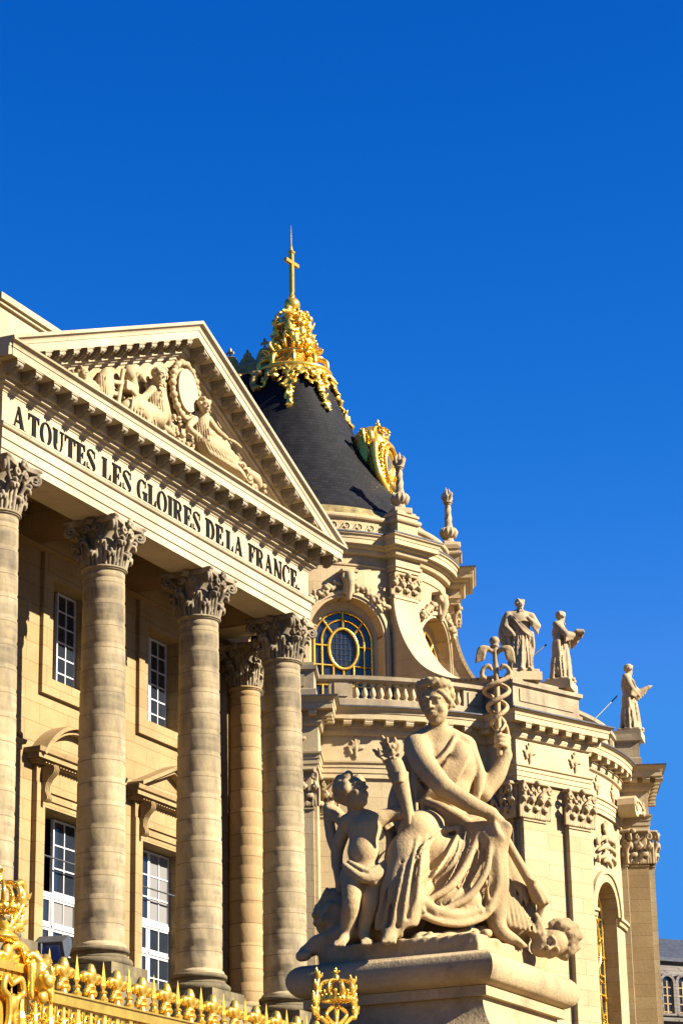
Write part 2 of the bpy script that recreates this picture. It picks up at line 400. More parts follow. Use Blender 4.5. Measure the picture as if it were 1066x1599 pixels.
        acc = np.zeros((len(act), 3)); num = np.zeros(len(act))
        for q in cr:
            for ax in range(3):
                if q[ax]: continue
                q2 = list(q); q2[ax] = 1; q2 = tuple(q2); a, b = val[q], val[q2]; mk = (a < 0) != (b < 0)
                t = np.where(mk, a / np.where(mk, a - b, 1), 0)
                for i in range(3): acc[:, i] += mk * (q[i] + (t if i == ax else 0))
                num += mk
        V = s.lo + (act + acc / num[:, None]) * s.h
        Fs = []
        for ax in range(3):
            sl0 = [slice(1, n[i] - 1) for i in range(3)]; sl1 = list(sl0); sl0[ax] = slice(0, n[ax] - 1); sl1[ax] = slice(1, n[ax])
            A = ins[tuple(sl0)]; B = ins[tuple(sl1)]; e = np.argwhere(A != B)
            if not len(e): continue
            fl = A[e[:, 0], e[:, 1], e[:, 2]]
            off = [1, 1, 1]; off[ax] = 0; e = e + np.array(off)
            u, v = [(1, 2), (2, 0), (0, 1)][ax]
            def cell(du, dv):
                q = e.copy(); q[:, u] -= du; q[:, v] -= dv; return ID[q[:, 0], q[:, 1], q[:, 2]]
            quad = np.stack([cell(1, 1), cell(0, 1), cell(0, 0), cell(1, 0)], 1)
            quad[~fl] = quad[~fl][:, ::-1]; Fs.append(quad)
        return mesh_from(name, V, np.concatenate(Fs), smooth=smooth)
def rotz(a): c, s_ = math.cos(a), math.sin(a); return np.array([[c, -s_, 0], [s_, c, 0], [0, 0, 1]])
def basis(d, up=(0, 0, 1)):
    """columns: d, side, up'"""
    d = np.array(d, float); d /= np.linalg.norm(d); s_ = np.cross(np.array(up, float), d); s_ /= max(np.linalg.norm(s_), 1e-6); return np.stack([d, s_, np.cross(d, s_)], 1)
def at(px, py, n, p0):
    """point of the plane (through p0, normal n) seen at a photograph pixel: used to take measurements off the photograph"""
    d = _fwd * 3900 + _right * (px - 533) + _up * (799.5 - py); n = Vector(n)
    return CAM + d * ((Vector(p0) - CAM).dot(n) / d.dot(n))
def arc_profile(r0, z0, r1, z1, n=5, bulge=1):
    """quarter-round between two profile points (bulge 1: ovolo, -1: cavetto)"""
    out = []
    for i in range(n + 1):
        a = math.pi / 2 * i / n
        if bulge > 0: out.append((r0 + (r1 - r0) * math.sin(a), z0 + (z1 - z0) * (1 - math.cos(a))))
        else: out.append((r0 + (r1 - r0) * (1 - math.cos(a)), z0 + (z1 - z0) * math.sin(a)))
    return out
def ring(c, R, n, a0=0, a1=360):
    return [(c[0] + R * math.cos(rad(a0 + (a1 - a0) * i / n)), c[1] + R * math.sin(rad(a0 + (a1 - a0) * i / n))) for i in range(n + 1)]
def head(s, c, f, R, up=(0, 0, 1), k=.02, seed=1, hair=40, beard=False, hairr=.20, female=True):
    f = np.array(f, float); f /= np.linalg.norm(f); L = np.cross(np.array(up, float), f); L /= np.linalg.norm(L); U = np.cross(f, L); B = np.stack([f, L, U], 1); c = np.array(c, float); g_ = np.random.default_rng(seed)
    P = lambda a, b, z: tuple(c + R * (f * a + L * b + U * z))
    s.ell(P(-.08, 0, .22), (.88 * R, .72 * R, .80 * R), k, B); s.ell(P(.16, 0, -.22), (.64 * R, .57 * R, .78 * R), k, B)
    s.ell(P(.42, 0, -.80), (.24 * R, .26 * R, .2 * R), k, B)
    for sg in (-1, 1):
        s.ell(P(.50, sg * .36, -.28), .20 * R, k); s.chain([P(.66, sg * .46, .18), P(.81, sg * .26, .27), P(.84, sg * .10, .22)], .07 * R, .008)
        s.ell(P(.88, sg * .28, .03), (.21 * R, .19 * R, .14 * R), .006, B, cut=True); s.ell(P(.66, sg * .28, .03), .135 * R, .004)
        s.chain([P(.74, sg * .14, .02), P(.79, sg * .28, .10), P(.68, sg * .42, .02)], .03 * R, .004)
        s.ell(P(-.02, sg * .70, -.05), (.17 * R, .07 * R, .25 * R), .008, B)
        s.ell(P(.86, sg * .10, -.20), .075 * R, .008)
    s.chain([P(.78, 0, .20), P(.92, 0, -.05), P(1.0, 0, -.20)], [.07 * R, .075 * R, .10 * R], .012)
    s.chain([P(.70, -.20, -.47), P(.83, -.06, -.43), P(.83, .06, -.43), P(.70, .20, -.47)], .055 * R, .008); s.chain([P(.70, -.16, -.56), P(.80, 0, -.57), P(.70, .16, -.56)], .065 * R, .008)
    s.chain([P(.76, -.19, -.505), P(.90, 0, -.495), P(.76, .19, -.505)], .022 * R, .004, cut=True)
    for q in range(hair):
        t = g_.random(); a = math.pi * (.22 + 1.56 * g_.random()); e = g_.random() ** .8 * 1.35 - .35
        rr = math.cos(min(1.4, max(-1, e)));  p = (.02 + .80 * math.cos(a) * rr * 1.0 - .06, .76 * math.sin(a) * rr, .25 + .85 * math.sin(e))
        if p[0] > .35 and p[2] < .55: p = (p[0] * .9, p[1] * .9, .72 + .14 * g_.random())
        s.ell(P(*p), hairr * R * (.7 + .6 * g_.random()), .012)
    if beard:
        for q in range(22): s.ell(P(.50 + .25 * g_.random(), .40 * g_.normal() * .6, -.62 - .75 * g_.random()), .15 * R, .012)
    return P
# ================================================================ ground
g = MB()
ys = [-400, -60, -19.5, -12, 0, 20, 60, 300]
xs = [-400, -60, -40, -24, -8, 60, 400]
def gz(x, y):
    d = (x + 47) * 0.904 + (y + 28) * 0.427
    return 0.0 if d < 22 else min(6.0, (d - 22) * 0.2)
gx = np.linspace(-300, 420, 73); gy = np.linspace(-300, 420, 73)
V = [(x, y, gz(x, y)) for y in gy for x in gx]; F = [(j * 73 + i, j * 73 + i + 1, (j + 1) * 73 + i + 1, (j + 1) * 73 + i) for j in range(72) for i in range(72)]
tag(put('ground', mesh_from('ground', V, F), M['paving']), kind='structure')

# ================================================================ pavilion with the portico
PAV = thing('pavilion', 'stone palace pavilion with a Corinthian portico, black lettered frieze and carved pediment', 'building', (2.2, 1.5, 5.6))
COLX = [-4.55, -0.05, 4.47, 8.95]
ZB, ZA, ZC = 10.0, 19.10, 20.21           # column foot, astragal, underside of the architrave
# -- capital
def capital_mesh(h=0.02):
    s = Sdf((-1.02, -1.02, -0.02), (1.02, 1.02, 1.16), h)
    s.cap((0, 0, -0.02), (0, 0, 0.72), 0.445, 0.46, 0.01); s.cap((0, 0, 0.7), (0, 0, 0.98), 0.46, 0.56, 0.03)
    def pol(a, r, z, t=0.0): return (r * math.cos(a) - t * math.sin(a), r * math.sin(a) + t * math.cos(a), z)
    for row, (off, z0, z1, rt, w) in enumerate(((0.0, 0.0, 0.37, 0.645, 0.105), (rad(22.5), 0.05, 0.67, 0.73, 0.10))):
        for i in range(8):
            a = off + i * math.pi / 4
            for t in (-1, 0, 1):
                sc = 1 - 0.16 * abs(t); tt = t * w
                zt = z0 + (z1 - z0) * sc
                s.chain([pol(a, 0.47, z0, tt * .8), pol(a, 0.50 + .02 * row, z0 + (zt - z0) * .5, tt), pol(a, 0.525 + .04 * row, z0 + (zt - z0) * .86, tt * .95),
                         pol(a, rt - 0.06 - .03 * abs(t), zt, tt * .75), pol(a, rt - .02 * abs(t), zt - 0.03, tt * .5), pol(a, rt - .015, zt - 0.10, tt * .4)],
                        [0.035, 0.042, 0.042, 0.045, 0.04, 0.022], 0.012, sub=3)
            for t in (-.5, .5): s.chain([pol(a, .525, z0 + .02, t * w), pol(a, .555 + .03 * row, z0 + (z1 - z0) * .75, t * w)], 0.012, 0.01, cut=True)
    for i in range(4):
        a = rad(45) + i * math.pi / 2
        for sg in (-1, 1):
            s.chain([pol(a, 0.50, 0.55, sg * .24), pol(a, 0.60, 0.76, sg * .12), pol(a, 0.72, 0.93, sg * .05), pol(a, 0.82, 0.985, sg * .03)], [0.035, 0.04, 0.045, 0.045], 0.012)
            sp = []
            for q in range(15):
                th = math.pi / 2 - q * rad(42); rr = 0.135 * (1 - q / 17.0)
                sp.append(pol(a, 0.82 + rr * math.cos(th), 0.865 + rr * math.sin(th), sg * (.03 + .003 * q)))
            s.chain(sp, [0.040 - .0012 * q for q in range(15)], 0.006, sub=2)
        b = i * math.pi / 2
        for sg in (-1, 1):
            s.chain([pol(b, 0.52, 0.52, sg * .22), pol(b, 0.56, 0.72, sg * .20)], [0.035, 0.04], 0.012)
            sp = []
            for q in range(11):
                th = rad(180 if sg > 0 else 0) - sg * q * rad(45); rr = 0.11 * (1 - q / 13.0)
                sp.append(pol(b, 0.60 + .004 * q, 0.86 + rr * math.sin(th), sg * .15 + rr * math.cos(th)))
            s.chain(sp, 0.03, 0.006, sub=2)
        for q in range(5): s.ell(pol(b, 0.685, 1.06 + .075 * math.sin(q * 1.257), .075 * math.cos(q * 1.257)), 0.048, 0.01)
        s.ell(pol(b, 0.72, 1.06, 0), 0.04, 0.01)
    ab = Sdf((-1.02, -1.02, 0.9), (1.02, 1.02, 1.2), h)
    ab.rbox((0, 0, 1.035), (0.67, 0.67, 0.030), 0.01, 0.005); ab.rbox((0, 0, 1.095), (0.70, 0.70, 0.022), 0.008, 0.005)
    for i in range(4):
        b = i * math.pi / 2; ab.cap(pol(b, 2.20, .8), pol(b, 2.20, 1.3), 1.60, 1.60, 0.004, cut=True)
    s.realize((-1.02, -1.02, -0.02), (1.02, 1.02, 1.16)); ab.realize((-1.02, -1.02, 0.9), (1.02, 1.02, 1.2)); n = s.f.shape
    a0 = ((ab.lo[2] - s.lo[2]) / h); a0i = int(round(float(a0)))
    # abacus grid shares x/y sampling with the bell grid
    zz = min(n[2] - a0i, ab.f.shape[2]); sl = s.f[:, :, a0i:a0i + zz]; s.f[:, :, a0i:a0i + zz] = np.minimum(sl, ab.f[:, :, :zz])
    return s.mesh('capital')
CAPM = capital_mesh()
# -- column
def shaft_prof():
    out = [(0.600, 10.40), (0.600, 10.46), (0.575, 10.50)]
    z = 10.52; n = 0
    while z < ZA - 0.18:
        z1 = min(z + 0.52, ZA - 0.10)
        for t in (0.02, 0.12, 0.5, 0.88, 0.98):
            zz = z + (z1 - z) * t; q = (zz - 10.5) / (ZA - 10.5)
            r = 0.555 - 0.080 * max(0, q - 0.18) ** 1.35 / 0.82 ** 1.35 - (0.014 if t in (0.02, 0.98) else 0.0)
            out.append((r, zz))
        z = z1
    out += [(0.475, ZA - 0.09), (0.475, ZA - 0.08), (0.505, ZA - 0.07), (0.505, ZA - 0.05)]
    out += [(0.505 + 0.035 * math.sin(a), ZA - 0.02 - 0.03 * math.cos(a)) for a in np.linspace(0, math.pi, 6)] + [(0.46, ZA + 0.012)]
    return out
mb = MB(); mb.lathe(shaft_prof(), 56); SHM = mb.mesh('shaft', auto=50)
def torus_prof(r, z0, z1, n=8): 
    c = (z0 + z1) / 2; h = (z1 - z0) / 2; return [(r + h * math.cos(a), c + h * math.sin(a)) for a in np.linspace(-math.pi / 2, math.pi / 2, n)]
mb = MB(); mb.lathe([(0.3, 10.0)] + torus_prof(0.66, 10.0, 10.18) + [(0.665, 10.20)] + [(0.665 - 0.05 * math.sin(a), 10.20 + .09 * a / math.pi) for a in np.linspace(0, math.pi, 6)] + torus_prof(0.61, 10.30, 10.42) + [(0.3, 10.42)], 56)
mb.box(-0.78, 0.78, -0.78, 0.78, 9.72, 9.999); BASEM = mb.mesh('base', auto=40)
for i, x in enumerate(COLX):
    c = put('column', SHM, M['column'], PAV, loc=(x, 0, 0))
    put('base', BASEM, M['base'], c, loc=(x, 0, 0))
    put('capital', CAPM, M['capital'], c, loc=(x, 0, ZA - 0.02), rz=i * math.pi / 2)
# respond column behind the last one
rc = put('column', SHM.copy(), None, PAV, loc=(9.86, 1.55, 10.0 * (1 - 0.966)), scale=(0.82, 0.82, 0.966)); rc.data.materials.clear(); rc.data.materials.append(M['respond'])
put('base', BASEM, M['base'], rc, loc=(9.86, 1.55, 10.0 * .02), scale=(0.82, 0.82, 0.98))
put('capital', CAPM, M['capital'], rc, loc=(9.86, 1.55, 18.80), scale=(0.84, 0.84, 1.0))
# -- podium, wall, ceiling
WY = 2.25
mb = MB()
for x in COLX: mb.box(x - 0.95, x + 0.95, -0.95, 0.95, 8.2, 9.715)
mb.box(-5.6, 11.2, -0.75, 2.4, 3.0, 8.6); mb.build('podium', M['base'], PAV)
OPEN = [(c - 0.89, c + 0.89, 17.15, 19.62) for c in (-2.3, 2.2, 6.7)] + [(c - 1.08, c + 1.08, 10.3, 14.05) for c in (-2.3, 2.2, 6.7)]
mb = MB()
xcuts = sorted({-14.0, 11.0} | {v for o in OPEN for v in o[:2]}); zcuts = sorted({3.0, 20.9} | {v for o in OPEN for v in o[2:]})
for i in range(len(xcuts) - 1):
    for j in range(len(zcuts) - 1):
        xm, zm = (xcuts[i] + xcuts[i + 1]) / 2, (zcuts[j] + zcuts[j + 1]) / 2
        if any(o[0] < xm < o[1] and o[2] < zm < o[3] for o in OPEN): continue
        mb.add([(xcuts[i], WY, zcuts[j]), (xcuts[i + 1], WY, zcuts[j]), (xcuts[i + 1], WY, zcuts[j + 1]), (xcuts[i], WY, zcuts[j + 1])], [(0, 1, 2, 3)])
for (a, b, c, d) in OPEN:
    q = 0.62
    mb.add([(a, WY, c), (a, WY, d), (a, WY + q, d), (a, WY + q, c)], [(0, 1, 2, 3)]); mb.add([(b, WY, c), (b, WY, d), (b, WY + q, d), (b, WY + q, c)], [(3, 2, 1, 0)])
    mb.add([(a, WY, d), (b, WY, d), (b, WY + q, d), (a, WY + q, d)], [(0, 1, 2, 3)]); mb.add([(a, WY, c), (b, WY, c), (b, WY + q, c), (a, WY + q, c)], [(3, 2, 1, 0)])
mb.add([(11.0, WY, 3), (11.0, 16, 3), (11.0, 16, 20.9), (11.0, WY, 20.9)], [(0, 1, 2, 3)])
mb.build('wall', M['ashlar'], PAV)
mb = MB(); mb.box(-14, 10.9, 4.2, 4.4, 3, 20.9); mb.box(-14, 10.9, WY + .63, 4.2, 20.0, 20.8); mb.box(-14, 10.9, WY + .63, 4.2, 15.6, 16.2); mb.build('interior', M['dark'], PAV)
mb = MB()
for x in COLX: mb.box(x - 0.42, x + 0.42, 0.47, WY - .28, ZC + .004, 20.9)
mb.box(-14, 11.0, WY - 0.27, WY - 0.003, ZC - .04, 20.9)
for x0, x1 in ((-14, COLX[0] - .43), (COLX[0] + .43, COLX[1] - .43), (COLX[1] + .43, COLX[2] - .43), (COLX[2] + .43, COLX[3] - .43), (COLX[3] + .43, 11)):
    mb.box(x0, x1, 0.47, 0.60, 20.62, 20.9); mb.box(x0, x1, WY - .45, WY - .29, 20.62, 20.9)
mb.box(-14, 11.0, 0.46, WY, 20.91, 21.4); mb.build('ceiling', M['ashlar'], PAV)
# -- string course and plain band on the wall between the storeys, pilaster behind the last columns
mb = MB(); mb.box(9.25, 9.45, WY - 0.10, WY - .002, 9.0, ZC - .05); mb.box(10.2, 10.9, WY - 0.16, WY - .002, 9, ZC - .05); mb.build('wall_strip', M['ashlar'], PAV)
# -- windows
def sash(name, parent, x0, x1, z0, z1, cols, rows, y, fw=0.05, mw=0.032, pane='glass', back=None, T=None):
    f = MB(T)
    f.box(x0, x0 + fw, y - .04, y + .04, z0, z1); f.box(x1 - fw, x1, y - .04, y + .04, z0, z1)
    f.box(x0 + fw, x1 - fw, y - .039, y + .039, z0, z0 + fw); f.box(x0 + fw, x1 - fw, y - .039, y + .039, z1 - fw, z1)
    for i in range(1, cols):
        x = x0 + fw + (x1 - x0 - 2 * fw) * i / cols; f.box(x - mw / 2, x + mw / 2, y - .03, y + .03, z0 + fw, z1 - fw)
    for j in range(1, rows):
        z = z0 + fw + (z1 - z0 - 2 * fw) * j / rows; f.box(x0 + fw, x1 - fw, y - .027, y + .027, z - mw / 2, z + mw / 2)
    o = f.build(name, M['white'], parent)
    gl = MB(T); gl.box(x0 + fw, x1 - fw, y - .006, y + .006, z0 + fw, z1 - fw); gl.build('pane', M[pane], o)
    return o
for bi, c in enumerate((-2.3, 2.2, 6.7)):
    a, b, z0, z1 = c - .89, c + .89, 17.15, 19.62
    fr = MB()     # stone surround: two stepped bands with the sill
    for (w0, w1, d) in ((0.0, 0.24, 0.05), (0.24, 0.51, 0.10)):
        e0, e1 = w0 + .001, w1
        top = .56 if w1 > .3 else .28; bot = .43 if w1 > .3 else .22; t0 = 0 if w0 == 0 else .28; b0 = 0 if w0 == 0 else .22
        fr.box(a - e1, a - e0, WY - d, WY - .002, z0 - bot, z1 + top); fr.box(b + e0, b + e1, WY - d, WY - .002, z0 - bot, z1 + top)
        fr.box(a - e0, b + e0, WY - d, WY - .002, z1 + t0, z1 + top); fr.box(a - e0, b + e0, WY - d, WY - .002, z0 - bot, z0 - b0)
    w = fr.build('window', M['ashlar'], PAV)
    ym = WY + .45
    if bi != 1: sash('sash', w, a + .02, c - .01, z0 + .02, z1 - .02, 2, 6, ym)
    else:
        T = Matrix.Translation((a + .05, ym, 0)) @ Matrix.Rotation(rad(82), 4, 'Z') @ Matrix.Translation((-a - .05, -ym, 0))
        sash('sash', w, a + .02, c - .01, z0 + .02, z1 - .02, 2, 6, ym, T=T)
    sash('sash', w, c + .012, b - .02, z0 + .02, z1 - .02, 2, 6, ym)
    # ---- lower window: moulded frame, consoles, hood
    a, b, z0, z1 = c - 1.08, c + 1.08, 10.3, 14.05
    fr = MB()
    for (w0, w1, d) in ((0.0, 0.16, 0.05), (0.16, 0.34, 0.09), (0.34, 0.50, 0.14)):
        t0 = .0 if w0 == 0 else w0
        fr.box(a - w1, a - w0 - .001, WY - d, WY - .002, z0, z1 + w1); fr.box(b + w0 + .001, b + w1, WY - d, WY - .002, z0, z1 + w1)
        fr.box(a - w0 - .001, b + w0 + .001, WY - d, WY - .002, z1 + t0, z1 + w1)
    fr.box(a - .5, b + .5, WY - .12, WY - .002, z1 + .501, 14.97)
    w = fr.build('window', M['ashlar'], PAV)
    hd = MB(); xl, xr = c - 1.78, c + 1.78
    prof = [(-.003, 14.97), (.20, 14.97), (.24, 15.03), (.36, 15.05), (.36, 15.16), (.42, 15.18), (.45, 15.28), (-.003, 15.28)]
    hd.sweep([(o, z) for o, z in prof], [(xl + .25, WY), (xl + .25, WY - .01), (xr - .25, WY - .01), (xr - .25, WY)])
    for i in range(24):
        x = xl + .32 + i * (xr - xl - .64) / 23; hd.box(x - .03, x + .03, WY - .30, WY - .2, 14.985, 15.045)
    if bi == 1:
        R = 2.15; cz = 16.12 - R; n = 20; a1 = math.asin((xr - c) / R)
        for (r0, r1, d) in ((R - .20, R - .10, .34), (R - .098, R, .46)):
            pts = [(c + r1 * math.sin(-a1 + 2 * a1 * i / n), cz + r1 * math.cos(-a1 + 2 * a1 * i / n)) for i in range(n + 1)] + [(c + r0 * math.sin(a1 - 2 * a1 * i / n), cz + r0 * math.cos(a1 - 2 * a1 * i / n)) for i in range(n + 1)]
            for i in range(n):
                hd.prism([pts[i], pts[i + 1], pts[2 * n + 1 - i - 1], pts[2 * n + 1 - i]], WY - d, WY - .003)
        hd.prism([(c - 1.5, 15.281)] + [(c + (R - .2) * math.sin(-a1 + 2 * a1 * i / n) * .98, max(15.29, cz + (R - .2) * math.cos(-a1 + 2 * a1 * i / n) - .01)) for i in range(1, n)] + [(c + 1.5, 15.281)], WY - .12, WY - .003)
    else:
        for (o, d, t) in ((0, .46, .1), (.101, .34, .1)):
            for sg in (-1, 1):
                hd.prism([(c + sg * 1.78, 15.285 - o * .2 + .10 - o), (c, 16.12 - o), (c, 16.12 - o - t), (c + sg * (1.78 - o), 15.285)], WY - d, WY - .003)
        hd.prism([(c - 1.5, 15.281), (c, 15.93), (c + 1.5, 15.281)], WY - .12, WY - .003)
    hd.build('hood', M['ashlar'], w)
    for sg in (-1, 1):
        cx = c + sg * 1.29
        pr = [(0, 14.12), (.10, 14.10), (.16, 14.16), (.15, 14.24), (.10, 14.34), (.11, 14.5), (.19, 14.64), (.31, 14.74), (.34, 14.84), (.31, 14.94), (0, 14.95)]
        cs = MB(); cs.prism([(WY - .143 - o, z) for o, z in pr], cx - .105, cx + .105, 'yz')
        for t in (-.06, 0, .06): cs.tube([(cx + t, WY - .15 - o, z) for o, z in pr[1:-1]], .018, 6)
        cs.build('console', M['ashlar'], w, auto=40)
    ym = WY + .45; zt = 12.2
    mbm = MB(); mbm.box(a + .01, b - .01, ym - .06, ym + .06, zt - .06, zt + .06); mbm.box(c - .03, c + .03, ym - .055, ym + .055, 10.35, zt - .06); mbm.box(a + .01, b - .01, ym - .055, ym + .055, 11.45, 11.51); mbm.build('transom', M['white'], w)
    sash('sash', w, c + .03, b - .02, zt + .07, z1 - .03, 2, 3, ym, pane='curtain' if bi == 2 else 'glass')
    if bi == 2: sash('sash', w, a + .02, c + .02, zt + .07, z1 - .03, 2, 3, ym)
    else:
        T = Matrix.Translation((a + .05, ym, 0)) @ Matrix.Rotation(rad(75), 4, 'Z') @ Matrix.Translation((-a - .05, -ym, 0))
        sash('sash', w, a + .02, c + .02, zt + .07, z1 - .03, 2, 3, ym, T=T)
    sash('sash', w, a + .02, c - .045, 11.53, zt - .065, 2, 1, ym); sash('sash', w, c + .045, b - .02, 11.53, zt - .065, 2, 1, ym, pane='curtain' if bi == 1 else 'glass')
    sash('sash', w, a + .02, c - .045, 10.35, 11.43, 2, 2, ym); sash('sash', w, c + .045, b - .02, 10.35, 11.43, 2, 2, ym)
    bar = MB(); bar.tube([(a - .02, WY + .1, 12.98), (b + .02, WY + .1, 12.98)], .022, 8); bar.build('safety_bar', M['iron'], w)
# -- entablature
PATH = [(-5.12, 6.0), (-5.12, -0.45), (9.66, -0.45), (9.66, 2.2)]
pr = [(-.9, ZC), (0, ZC), (0, 20.40), (.03, 20.405), (.03, 20.62), (.06, 20.625), (.06, 20.83)] + arc_profile(.06, 20.84, .13, 20.91, 4, 1) + [(.14, 20.915), (.14, 20.955), (-.9, 20.955)]
MB().sweep(pr, PATH).build('architrave', M['cornice'], PAV, auto=30)
MB().sweep([(-.9, 20.957), (0.0, 20.957), (0.0, 21.70), (-.9, 21.70)], PATH).build('frieze', M['frieze'], PAV)
pr = [(-.5, 21.702)] + [(.02, 21.702), (.03, 21.74)] + arc_profile(.03, 21.74, .10, 21.81, 4, 1) + [(.10, 21.83), (.19, 21.835), (.19, 21.92)] + arc_profile(.20, 21.925, .27, 21.98, 4, 1) + \
     [(.27, 22.15), (.68, 22.15), (.68, 22.33), (.70, 22.335)] + arc_profile(.70, 22.345, .80, 22.46, 5, -1) + [(.81, 22.50), (-.5, 22.52)]
MB().sweep(pr, PATH).build('cornice', M['cornice'], PAV, auto=30)
def modillion_mesh(w=0.30, d=0.38, h=0.19):
    m_ = MB(); pr = [(0, 0), (-.02, -h), (-.10, -h - .03), (-.17, -h + .005), (-.22, -h + .05), (-d + .10, -.10), (-d + .03, -.115), (-d - .01, -.07), (-d, 0)]
    m_.prism([(y, z) for y, z in pr], -w / 2 + .03, w / 2 - .03, 'yz'); m_.box(-w / 2, w / 2, -d - .02, -.002, .001, .035)
    m_.tube([(0, y, z - .012) for y, z in pr[1:-1]], .035, 6)
    return m_.mesh('modillion', auto=40)
MODM = modillion_mesh()
nm = 22
for i in range(nm):
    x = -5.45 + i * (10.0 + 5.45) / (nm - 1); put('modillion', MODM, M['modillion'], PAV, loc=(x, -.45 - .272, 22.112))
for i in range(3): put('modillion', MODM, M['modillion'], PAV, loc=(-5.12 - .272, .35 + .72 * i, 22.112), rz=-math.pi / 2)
# -- pediment
XL, XR, XA, ZP, ZL = -5.93, 10.42, 2.42, 26.02, 22.52
def rake(prof, name, mat, x0=XL, x1=XR, auto=30):
    m_ = MB(); k = len(prof); V = []
    for (x, z) in ((x0, ZL + (ZP - ZL) * (x0 - XL) / (XA - XL)), (XA, ZP), (x1, ZL + (ZP - ZL) * (XR - x1) / (XR - XA))):
        for (o, h) in prof: V.append((x, -.45 - o, z + h))
    F = [];
    for i in range(2):
        for a_ in range(k): b_ = (a_ + 1) % k; F.append((i * k + a_, (i + 1) * k + a_, (i + 1) * k + b_, i * k + b_))
    F += [tuple(range(k)), tuple(range(3 * k - 1, 2 * k - 1, -1))]
    m_.add(V, F); return m_.build(name, mat, PAV, auto=auto)
rake([(-.4, -.40), (.66, -.40), (.66, -.20), (.68, -.195)] + [(o, h) for o, h in arc_profile(.68, -.185, .79, -.05, 5, -1)] + [(.80, .0), (.80, .03), (-.4, .06)], 'raking_cornice', M['cornice'])
rake([(-.3, -.84), (.03, -.84), (.05, -.79)] + arc_profile(.05, -.78, .13, -.71, 4, 1) + [(.20, -.70), (.20, -.60)] + arc_profile(.21, -.595, .27, -.54, 4, 1) + [(.27, -.402), (-.3, -.402)], 'raking_bed_moulding', M['cornice'], x0=XL + 1.5, x1=XR - 1.5)
for sg in (-1, 1):
    L = (XA - XL) if sg < 0 else (XR - XA); sl = (ZP - ZL) / L
    n = 12
    for i in range(n):
        d = 0.42 + i * (L - 2.0) / (n - 1); x = XA + sg * d
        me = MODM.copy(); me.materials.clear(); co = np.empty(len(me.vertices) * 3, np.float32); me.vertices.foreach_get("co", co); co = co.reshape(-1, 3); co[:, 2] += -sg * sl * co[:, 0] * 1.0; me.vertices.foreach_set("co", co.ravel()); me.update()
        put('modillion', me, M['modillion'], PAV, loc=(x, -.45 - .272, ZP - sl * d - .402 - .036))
mb = MB(); mb.prism([(XL + .9, 22.522), (XA, ZP - .35), (XR - .9, 22.522)], -.44, 0.0); mb.build('tympanum', M['relief'], PAV)
mb = MB(); mb.add([(XL + .1, .0, ZL + .06), (XA, .0, ZP + .02), (XR - .1, 0.0, ZL + .06), (XL + .1, 7, ZL + .06), (XA, 7, ZP + .02), (XR - .1, 7, ZL + .06)], [(0, 1, 4, 3), (1, 2, 5, 4), (3, 4, 5), (0, 2, 1)])
mb.build('roof', M['leadgrey'], PAV)
mb = MB(); mb.box(-4.62, -1.0, 0.02, 3.0, 22.6, 24.0); mb.box(-4.72, -1.0, -.06, 3.0, 24.001, 24.08); mb.box(-4.78, -1.0, -.13, 3.0, 24.081, 24.23); mb.build('attic_block', M['frieze'], PAV)
# main body behind
mb = MB(); mb.box(-14, 10.95, 4.5, 30, 3.0, 21.6); mb.build('rear_wing', M['ashlar'], PAV)

# -- relief in the tympanum
def tp(px, py, y=-.62): return at(px, py, (0, 1, 0), (0, y, 0))
s = Sdf((-2.4, -1.02, 22.45), (8.3, -.40, 25.5), 0.022)
def C(pts, r, k=.03, **kw): s.chain([tuple(tp(*p)) for p in pts], r, k, **kw)
def E_(p, r, k=.03, **kw): s.ell(tuple(tp(*p)), r, k, **kw)
mc = tp(287, 611, -.62)
s.ell(tuple(mc), (.53, .10, .60), .01)
for i in range(30):
    a = 2 * math.pi * i / 30; s.ell((mc.x + .63 * math.cos(a), mc.y - .04, mc.z + .71 * math.sin(a)), .075 + .025 * (i % 2), .008)
# seated prophet left of the medallion
head(s, tuple(tp(249, 587, -.90)), (-.35, -1, -.15), .21, seed=2, hair=36, beard=True, hairr=.24)
C([(245, 602, -.72), (243, 630, -.70), (243, 650, -.66)], [.22, .27, .30], .06)
C([(238, 608, -.82), (221, 622, -.88), (204, 608, -.84)], [.10, .09, .06], .03); C([(250, 606, -.82), (259, 638, -.88), (263, 660, -.82)], [.11, .10, .08], .03)
C([(238, 648, -.70), (210, 634, -.90), (188, 640, -.75)], [.22, .22, .11], .06); C([(240, 650, -.75), (224, 648, -.95), (228, 692, -.75)], [.23, .21, .15], .06)
for q in range(9): C([(208 + 4 * q, 618 + 3 * q, -1.03), (204 + 5.2 * q, 646 + 4 * q, -1.02), (194 + 7 * q, 662 + 5.5 * q, -.86)], [.018, .034, .02], .016)
for q in range(8): C([(210 + 4 * q, 624 + 3 * q, -1.06), (207 + 5.2 * q, 650 + 4 * q, -1.05), (198 + 7 * q, 664 + 5.5 * q, -.90)], [.010, .026, .02], .010, cut=True)
for q in range(6): C([(233 + 4 * q, 604 + q, -.94), (236 + 3.6 * q, 632, -1.0), (236 + 4 * q, 650, -.96)], [.010, .022, .012], .012)
for q in range(5): C([(235 + 4 * q, 608 + q, -.98), (238 + 3.6 * q, 634, -1.03)], [.010, .018], .008, cut=True)
# second head, cross and book
E_((202, 581, -.75), (.17, .15, .18), .02); C([(203, 592, -.65), (205, 606, -.62)], [.16, .18], .04)
C([(192, 578, -.7), (184, 632, -.7)], .055, .01); C([(177, 596, -.72), (200, 600, -.72)], .055, .01); s.rbox(tuple(tp(200, 607, -.72)), (.25, .12, .10), .02, .01)
